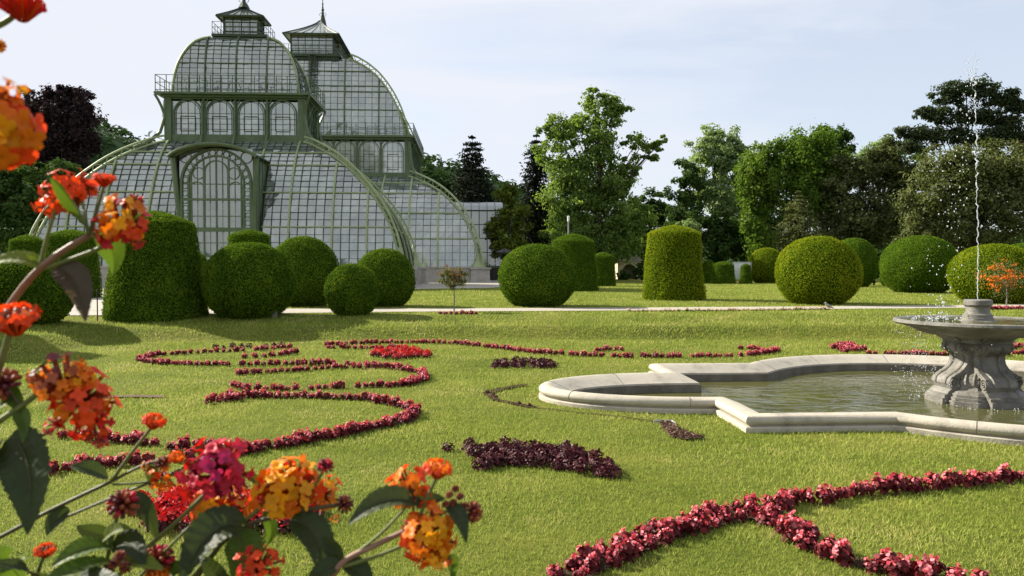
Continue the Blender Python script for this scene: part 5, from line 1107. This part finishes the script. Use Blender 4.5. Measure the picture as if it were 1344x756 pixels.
M['stem_green'] = surf('green_stem', [(.3, (.085, .105, .028)), (.7, (.15, .165, .045))], 60, .55, .2, 200, bdist=.001)
M['stem_pink'] = surf('pinkish_stem', [(.3, (.17, .085, .060)), (.7, (.27, .15, .105))], 60, .55, .2, 200, bdist=.001)
M['stem_dark'] = surf('dark_stem', [(.3, (.045, .045, .022)), (.7, (.085, .08, .036))], 60, .55, .2, 200, bdist=.001)
ROOT = Vector((-.62, .30, 0))
LAN = empty('lantana', ROOT, 'flowering lantana shrub with orange and red flower heads close in front on the left', 'shrub')
CS = 1
def lp(px, py, d): return dp(px, py, d)
def floret(mb, c, nn, r, m, ph, cup=.25):
    t = nn.orthogonal().normalized(); b = nn.cross(t); vs = [c - nn * r * .12]; K = 16
    for lev, (k, zz_) in enumerate(((.35, .05), (.75, cup * .7), (1.0, cup * .55))):
        for i in range(K):
            a = ph + 2 * math.pi * i / K; lob = .58 + .42 * abs(math.cos(2.0 * (a - ph))) ** .6 if lev else 1.0; rr = r * k * (lob if lev > 1 else (lob + 1) / 2 if lev else 1)
            vs.append(c + t * math.cos(a) * rr + b * math.sin(a) * rr + nn * r * (zz_ + (random.uniform(-.10, .10) if lev == 2 else 0)))
    fs = [(0, 1 + i, 1 + (i + 1) % K) for i in range(K)]
    for lev in range(2): fs += [(1 + lev * K + i, 1 + (lev + 1) * K + i, 1 + (lev + 1) * K + (i + 1) % K, 1 + lev * K + (i + 1) % K) for i in range(K)]
    mb.add(vs, fs, m)
def head(px, py, rpx, d, nrm, pal, n=22, cap=78, fr=.40, name='flower_head', stretch=1.0, dd=0.0):
    """nrm: (right, up, towards camera); pal: letters from the middle outwards."""
    c = lp(px, py, d + dd); Rr = rpx * d / F; n = int(n * 1.35); fr = fr * .74; ax_ = Vector((nrm[0], -nrm[2], nrm[1])).normalized(); t = ax_.orthogonal().normalized(); b = ax_.cross(t); mb = MB()
    for i in range(n):
        q = (i + .5) / n; th = R(cap) * math.sqrt(q); ph = i * 2.39996 + random.uniform(-.15, .15); dr_ = ax_ * math.cos(th) + (t * math.cos(ph) + b * math.sin(ph)) * math.sin(th)
        pos = c + dr_ * Rr * random.uniform(.66, 1.12) - ax_ * Rr * .35; k = pal[min(len(pal) - 1, max(0, int(q * len(pal) + random.uniform(-.45, .45))))]
        nd = (dr_ + Vector((random.gauss(0, .33), random.gauss(0, .33), random.gauss(0, .33)))).normalized()
        floret(mb, pos, nd, Rr * fr * random.uniform(.85, 1.12), PK.index(k), random.uniform(0, 6.28))
        mb.tube([c - ax_ * Rr * .75, pos - nd * Rr * .03], [Rr * .05, Rr * .07], 4, PK.index('d') if k != 'y' else PK.index('o'), cap=False)
    return mb.build(name, PM, LAN, True)
def side_head(px, py, rpx, d, nrm, pal, name='flower_head'):
    """young flat head seen from the side: a cup of upright buds round a few open florets"""
    c = lp(px, py, d); Rr = rpx * d / F; ax_ = Vector((nrm[0], -nrm[2], nrm[1])).normalized(); t = ax_.orthogonal().normalized(); b = ax_.cross(t); mb = MB()
    for i in range(26):
        q = (i + .5) / 26; rr = math.sqrt(q); ph = i * 2.39996; rad = (t * math.cos(ph) + b * math.sin(ph)); st = c - ax_ * Rr * .75 + rad * Rr * .18; en = c + rad * Rr * .92 * rr + ax_ * Rr * (.22 - .25 * rr * rr); k = pal[min(len(pal) - 1, int(q * len(pal) + random.uniform(-.3, .3)))]; k = k if k else pal[0]
        md = st.lerp(en, .72); mb.tube([st, md, en, en + (en - st).normalized() * Rr * .1], [Rr * .04, Rr * .09, Rr * .15, Rr * .05], 6, PK.index(k))
        if q > .35: floret(mb, en + (en - st).normalized() * Rr * .10, (ax_ * .5 + rad * (.4 + rr)).normalized(), Rr * .27, PK.index(k), random.uniform(0, 6))
    return mb.build(name, PM, LAN, True)
def bud(px, py, rpx, d, nrm, pal='bbd', name='bud_cluster'):
    c = lp(px, py, d); Rr = rpx * d / F; ax_ = Vector((nrm[0], -nrm[2], nrm[1])).normalized(); t = ax_.orthogonal().normalized(); b = ax_.cross(t); mb = MB()
    for i in range(34):
        q = (i + .5) / 34; th = R(115) * math.sqrt(q); ph = i * 2.39996; dr_ = ax_ * math.cos(th) + (t * math.cos(ph) + b * math.sin(ph)) * math.sin(th); mb.tube([c + dr_ * Rr * .15, c + dr_ * Rr * .7, c + dr_ * Rr * .95, c + dr_ * Rr * 1.05], [Rr * .08, Rr * .14, Rr * .17, Rr * .06], 5, PK.index(random.choice(pal)))
    return mb.build(name, PM, LAN, True)
def leaf(pts, wpx, kind, face=(0, 0, 1), fold=.30, name='leaf', serr=.10):
    """pts: (px, py, depth) along the midrib from stalk to tip; face: which way the upper side looks (right, up, to camera)."""
    P = [lp(*p) for p in pts]; n = 56; d0 = pts[0][2]; W = wpx * d0 / F / 2 * .82
    def bz(t):
        k = len(P) - 1
        if k == 1: return P[0].lerp(P[1], t)
        a = P[0].lerp(P[1], t); 
        if k == 2: return a.lerp(P[1].lerp(P[2], t), t)
        b_ = P[1].lerp(P[2], t); c = P[2].lerp(P[3], t); return a.lerp(b_, t).lerp(b_.lerp(c, t), t)
    fc = Vector((face[0], -face[2], face[1])).normalized(); vs = []; cols = [-1, -.66, -.33, -.06, .06, .33, .66, 1]
    for i in range(n + 1):
        t = i / n; p = bz(t); tg = (bz(min(1, t + .02)) - bz(max(0, t - .02))).normalized(); ac = tg.cross(fc); ac = ac.normalized() if ac.length > 1e-4 else tg.orthogonal().normalized(); up_ = ac.cross(tg).normalized()
        if up_.dot(fc) < 0: up_ = -up_
        w_ = W * (max(0, math.sin(math.pi * min(1, t * 1.0) ** .72)) ** .85) + W * .02
        for s_ in cols:
            e = 1 - (serr * ((i % 4) / 3.0) if abs(s_) > .9 else 0); wave = .055 * math.sin(t * 62 - abs(s_) * 6) * abs(s_) ** .5 + .05 * math.sin(t * 9 + s_ * 2) * abs(s_)
            vs.append(p + ac * (w_ * s_ * e) + up_ * (w_ * (fold * abs(s_) ** 1.3 - (.10 if abs(s_) < .1 else 0) + wave)))
    m = len(cols); fs = [(i * m + j, i * m + j + 1, (i + 1) * m + j + 1, (i + 1) * m + j) for i in range(n) for j in range(m - 1)]
    mb = MB(); mb.add(vs, fs); mb.tube([bz(t / 12) - fc * W * .03 for t in range(13)], [W * .030 * (1 - t / 13) + W * .008 for t in range(13)], 5, 1)
    return mb.build(name, [LG[kind], M['stem_dark'] if kind in 'du' else M['stem_green']], LAN, True)
def stem(pts, wpx, mat='stem_green', name='stem', taper=.8):
    P = [lp(*p) for p in pts]; Q = [P[0]]
    for i in range(len(P) - 1):
        p0, p1, p2, p3 = P[max(i - 1, 0)], P[i], P[i + 1], P[min(i + 2, len(P) - 1)]
        for t in (.25, .5, .75, 1.0): Q.append(.5 * ((2 * p1) + (p2 - p0) * t + (2 * p0 - 5 * p1 + 4 * p2 - p3) * t * t + (3 * p1 - p0 - 3 * p2 + p3) * t ** 3))
    r0 = wpx * pts[0][2] / F / 2; mb = MB(); k = len(Q); mb.tube(Q, [r0 * (1 + (taper - 1) * i / (k - 1)) for i in range(k)], 8); return mb.build(name, M[mat], LAN, True)
a = .46                                       # distance of the upper spray
stem([(-60, 520, .48), (5, 412, .47), (55, 350, a), (118, 308, a)], 11, 'stem_pink', taper=.7)
stem([(118, 308, a), (128, 272, a), (137, 242, a)], 5.5); stem([(116, 310, a), (112, 285, a), (108, 262, a + .01)], 5)
stem([(52, 352, a), (62, 310, a), (77, 262, a)], 5.5); stem([(45, 312, a), (55, 280, a), (74, 262, a)], 2.6)
stem([(60, 352, a), (100, 338, a), (145, 318, a), (168, 288, a)], 6.5); stem([(122, 308, a), (140, 300, a), (158, 290, a)], 4)
stem([(-12, 520, .44), (3, 470, .44), (14, 428, .44)], 9); stem([(-20, 40, .42), (5, 30, .42), (24, 16, .42)], 9)
head(-8, 172, 60, .36, (.35, .15, .9), 'yoorrrr', 26, 82, .42); head(4, 128, 30, .37, (.2, .8, .4), 'oyor', 14); bud(-2, 60, 9, .42, (.3, .2, .6), 'yyo')
side_head(28, 6, 29, .42, (-.15, .9, -.1), 'rrc')
head(82, 252, 36, a + .012, (-.3, .7, .55), 'rrrrr', 22, 88, .36); head(110, 246, 20, a + .02, (.4, .7, .3), 'rrr', 12)
side_head(137, 234, 15, a, (.1, 1, .1), 'drr'); head(158, 290, 36, a - .006, (.25, .45, .8), 'yorrpp', 26, 86, .38); head(174, 302, 18, a, (.7, -.1, .6), 'yor', 10); bud(176, 266, 12, a, (.3, .7, .4), 'ddr')
side_head(18, 416, 33, .44, (.05, .95, .3), 'ddrr')
leaf([(119, 306, a), (98, 262, a - .02), (66, 233, a - .025)], 46, 'g', (-.5, .2, .9), .35)
leaf([(58, 352, a), (25, 325, a), (-30, 352, a)], 34, 'y', (.1, .75, .6), .2); leaf([(52, 350, a), (44, 338, a), (34, 334, a)], 9, 'y')
leaf([(76, 350, a), (104, 358, a - .01), (112, 422, a - .02)], 50, 'u', (.5, .4, .75), .3)
leaf([(122, 306, a + .01), (158, 318, a + .02), (148, 362, a + .02)], 44, 'g', (.3, .3, .8), .3)
b = .43                                       # left middle heads
stem([(-40, 590, b), (-5, 556, b), (30, 532, b), (62, 506, b)], 9); stem([(20, 600, b), (48, 576, b), (66, 566, b)], 6); stem([(-20, 470, b), (0, 500, b), (30, 535, b)], 5, 'stem_dark')
head(76, 496, 40, b, (-.1, .85, .5), 'bdoooo', 26, 85, .30); head(112, 528, 40, b, (.6, .1, .75), 'rrorrc', 26, 88, .38); head(124, 560, 22, b, (.5, -.5, .7), 'rccp', 14); head(132, 582, 12, b, (.3, -.8, .5), 'cpp', 8)
head(105, 492, 20, b, (.5, .7, .5), 'oyo', 10); bud(6, 505, 22, b, (-.4, .6, .5), 'bbd'); head(68, 562, 13, b, (-.2, -.1, .9), 'pcc', 12, 100)
leaf([(14, 572, b), (50, 600, b - .02), (36, 702, b - .03)], 80, 'd', (.15, .35, .9), .3); leaf([(0, 580, b), (-25, 620, b - .02), (-20, 700, b - .03)], 80, 'd', (-.4, .3, .8), .3)
leaf([(20, 535, b), (36, 545, b), (30, 580, b - .01)], 26, 'g', (.4, .2, .9)); leaf([(-5, 500, b + .01), (20, 520, b), (30, 545, b)], 30, 'g', (.2, .6, .7)); leaf([(-10, 540, b), (10, 525, b), (40, 515, b + .01)], 18, 'g', (0, .8, .4))
e = .52                                       # lower left branch
stem([(-60, 735, e), (0, 705, e), (70, 668, e), (146, 632, e)], 6.5, 'stem_dark'); stem([(146, 632, e), (170, 598, e), (188, 575, e), (199, 560, e)], 5); side_head(203, 552, 16, e, (.35, .9, .1), 'orr')
stem([(146, 632, e), (185, 612, e), (222, 600, e)], 4.5, 'stem_dark'); stem([(60, 690, e), (150, 652, e), (215, 626, e), (268, 600, e)], 4, 'stem_dark'); stem([(148, 636, e), (195, 632, e), (240, 618, e), (268, 600, e)], 3.5)
side_head(232, 600, 11, e, (.2, .8, .3), 'oor'); head(214, 630, 20, e, (.3, -.5, .7), 'oro', 12, 80, .42); head(192, 612, 9, e, (-.3, .5, .7), 'or', 6); bud(214, 608, 10, e, (.1, .8, .4), 'dbd')
leaf([(142, 628, e), (118, 612, e - .01), (92, 612, e - .01)], 34, 'd', (0, .85, .5), .25); leaf([(92, 670, e), (72, 678, e), (62, 704, e - .01)], 34, 'd', (-.1, .5, .85), .35); leaf([(170, 648, e), (195, 660, e - .01), (206, 712, e - .01)], 30, 'd', (.5, .3, .8), .25)
leaf([(196, 612, e), (204, 622, e), (196, 640, e)], 20, 'd', (.3, .3, .8))
g = .50                                       # middle heads
stem([(120, 790, g), (190, 722, g), (235, 682, g), (278, 640, g)], 7); head(284, 614, 44, g, (.15, .55, .8), 'mppppcc', 30, 88, .34); head(305, 640, 22, g, (.4, -.4, .8), 'pmc', 12); bud(258, 620, 12, g, (-.6, .2, .6), 'mpb')
head(290, 668, 36, g + .015, (.2, .1, .9), 'yyorr', 20, 88, .42); head(268, 655, 18, g + .02, (-.4, .5, .7), 'orr', 9)
stem([(250, 760, g), (298, 705, g), (335, 672, g), (358, 652, g)], 6.5); stem([(250, 770, g), (305, 700, g), (375, 675, g), (446, 662, g)], 7, 'stem_dark', taper=.7); stem([(395, 672, g), (412, 640, g), (423, 620, g)], 5)
head(374, 640, 42, g, (-.1, .5, .85), 'yyoyorr', 28, 88, .40); head(352, 650, 18, g, (-.5, .2, .8), 'rro', 8); head(424, 650, 27, g + .01, (.2, .3, .9), 'oyorr', 16, 88, .42); head(440, 680, 8, g + .01, (.2, -.5, .8), 'yo', 5)
bud(427, 612, 11, g, (.2, .9, .3), 'bbp'); bud(452, 662, 12, g, (.8, .2, .4), 'bbd'); side_head(404, 625, 12, g + .01, (-.2, .9, .2), 'or')
head(342, 742, 28, .47, (.5, .5, .75), 'rrccr', 22, 88, .36); side_head(205, 757, 18, .47, (0, .9, .4), 'oo')
leaf([(320, 692, g - .01), (270, 670, g - .03), (236, 772, g - .04)], 72, 'd', (-.2, .55, .8), .28); leaf([(312, 698, g - .005), (330, 722, g - .01), (306, 775, g - .02)], 62, 'g', (.4, .2, .85), .3)
leaf([(382, 682, g), (430, 690, g - .01), (425, 778, g - .02)], 54, 'd', (.5, .4, .75), .3); leaf([(345, 640, g + .01), (335, 625, g + .01), (316, 624, g + .01)], 18, 'g', (0, .8, .5))
leaf([(250, 660, g + .03), (265, 690, g + .03), (300, 700, g + .03)], 30, 'd', (0, .7, .6)); leaf([(345, 672, g + .02), (365, 690, g + .02), (350, 716, g + .02)], 22, 'g', (.2, .3, .9))
h = .46                                       # right hand spray
stem([(420, 800, h), (446, 742, h), (492, 716, h), (538, 694, h)], 9, 'stem_pink', taper=.8); stem([(446, 742, h), (500, 700, h), (545, 652, h)], 4.5); stem([(450, 744, h), (500, 728, h), (560, 702, h)], 5.5); stem([(546, 690, h), (560, 655, h), (574, 624, h)], 6); stem([(540, 692, h), (570, 680, h), (606, 660, h)], 4.5)
head(536, 642, 31, h + .008, (-.15, .6, .75), 'oorrrr', 22, 85, .42); side_head(575, 614, 20, h, (.15, .95, .15), 'oor'); head(566, 700, 36, h - .004, (.25, .3, .9), 'yooorr', 26, 88, .40); head(548, 722, 20, h, (-.3, -.4, .8), 'rcr', 10); head(574, 728, 24, h - .006, (.3, -.5, .8), 'yoo', 11, 80, .46)
head(540, 706, 12, h, (-.7, .1, .6), 'ppc', 7, 80, .5); head(533, 688, 9, h, (-.8, .2, .5), 'pc', 5, 70, .5); bud(620, 672, 14, h, (.8, -.1, .5), 'ddb'); head(624, 676, 10, h, (.8, -.3, .4), 'rdr', 7)
for q in ((590, 650), (598, 642), (604, 652), (595, 660), (585, 662), (610, 664)): bud(q[0], q[1], 5.5, h, (random.uniform(-.3, .5), .9, .3), 'ddb', 'bud_cluster')
leaf([(552, 662, h), (505, 638, h - .015), (456, 690, h - .02)], 46, 'd', (-.1, .8, .6), .35); leaf([(588, 664, h), (606, 672, h - .01), (612, 714, h - .01)], 30, 'd', (.5, .4, .8), .3); leaf([(548, 668, h + .01), (560, 652, h + .02), (585, 655, h + .02)], 28, 'd', (0, .6, .7)); leaf([(588, 735, h), (598, 730, h), (592, 770, h)], 24, 'g', (.6, .2, .7))
leaf([(446, 744, h), (425, 738, h), (398, 775, h)], 34, 'd', (-.3, .6, .7)); leaf([(450, 744, h), (476, 742, h), (490, 775, h)], 40, 'd', (.2, .8, .5)); leaf([(446, 742, h + .01), (440, 715, h + .01), (422, 706, h + .01)], 28, 'd', (-.2, .5, .8))
k = .48                                       # leafy bottom left corner
stem([(120, 800, k), (140, 735, k), (150, 690, k), (158, 668, k)], 6.5); bud(162, 662, 20, k, (.3, .8, .4), 'bdp'); bud(208, 735, 20, k, (.2, .7, .6), 'bpd'); stem([(170, 800, k), (190, 765, k), (206, 745, k)], 7); stem([(150, 790, k), (200, 740, k), (250, 690, k)], 5)
stem([(40, 780, k), (50, 750, k), (58, 728, k)], 5.5); side_head(60, 722, 14, k, (.1, .95, .2), 'drr')
leaf([(150, 722, k), (115, 706, k - .02), (66, 746, k - .03)], 46, 'g', (-.1, .8, .6), .3); leaf([(150, 738, k - .01), (105, 738, k - .03), (40, 775, k - .04)], 44, 'g', (-.2, .85, .5), .3); leaf([(148, 718, k), (175, 698, k - .01), (190, 745, k - .02)], 44, 'd', (.3, .6, .7), .3)
leaf([(150, 706, k + .01), (118, 700, k), (100, 690, k)], 30, 'd', (-.2, .5, .8), .3); leaf([(132, 712, k), (148, 690, k - .01), (172, 694, k - .01)], 26, 'y', (.3, .7, .6), .3); leaf([(150, 740, k), (170, 728, k - .02), (215, 748, k - .02)], 42, 'y', (.2, .8, .5), .3)
leaf([(30, 765, k), (10, 730, k - .02), (-30, 720, k - .02)], 44, 'g', (-.2, .8, .5), .3); leaf([(60, 768, k), (40, 742, k - .02), (-10, 738, k - .03)], 40, 'd', (0, .85, .4), .3); leaf([(200, 770, k), (235, 742, k), (275, 735, k - .01)], 34, 'g', (.2, .8, .5)); leaf([(90, 770, k - .02), (110, 748, k - .03), (160, 760, k - .04)], 36, 'd', (0, .9, .4)); leaf([(300, 790, k), (285, 745, k), (260, 730, k)], 34, 'd', (-.2, .7, .6))
for q in ((150, 740), (165, 745), (158, 730), (143, 748)): bud(q[0], q[1], 8, k - .02, (random.uniform(-.4, .4), .9, .4), 'ddb', 'bud_cluster')
# woody base: the branches outside the frame run down to one root
tr_ = MB()
fork = Vector((-.50, .40, 1.30)); tr_.tube([ROOT + Vector((0, 0, -.03)), Vector((-.60, .33, .5)), Vector((-.55, .37, .95)), fork], [.022, .018, .014, .011], 8)
for p in ((-60, 520, .48), (-12, 520, .44), (-20, 40, .42), (-40, 590, .43), (20, 600, .43), (-60, 735, .52), (60, 690, .52), (120, 790, .50), (250, 765, .50), (420, 800, .46), (120, 800, .48), (170, 800, .48), (40, 780, .48), (150, 790, .48), (-20, 470, .43)):
    e_ = lp(*p)
    if p[0] in (20, 60): continue
    mid = fork.lerp(e_, .5) + Vector((-.05 if p[0] < 100 else .0, -.02, -.06)); tr_.tube([fork, mid, e_], [.008, .005, .0028], 6)
tr_.build('branch', M['bark'], LAN, True)
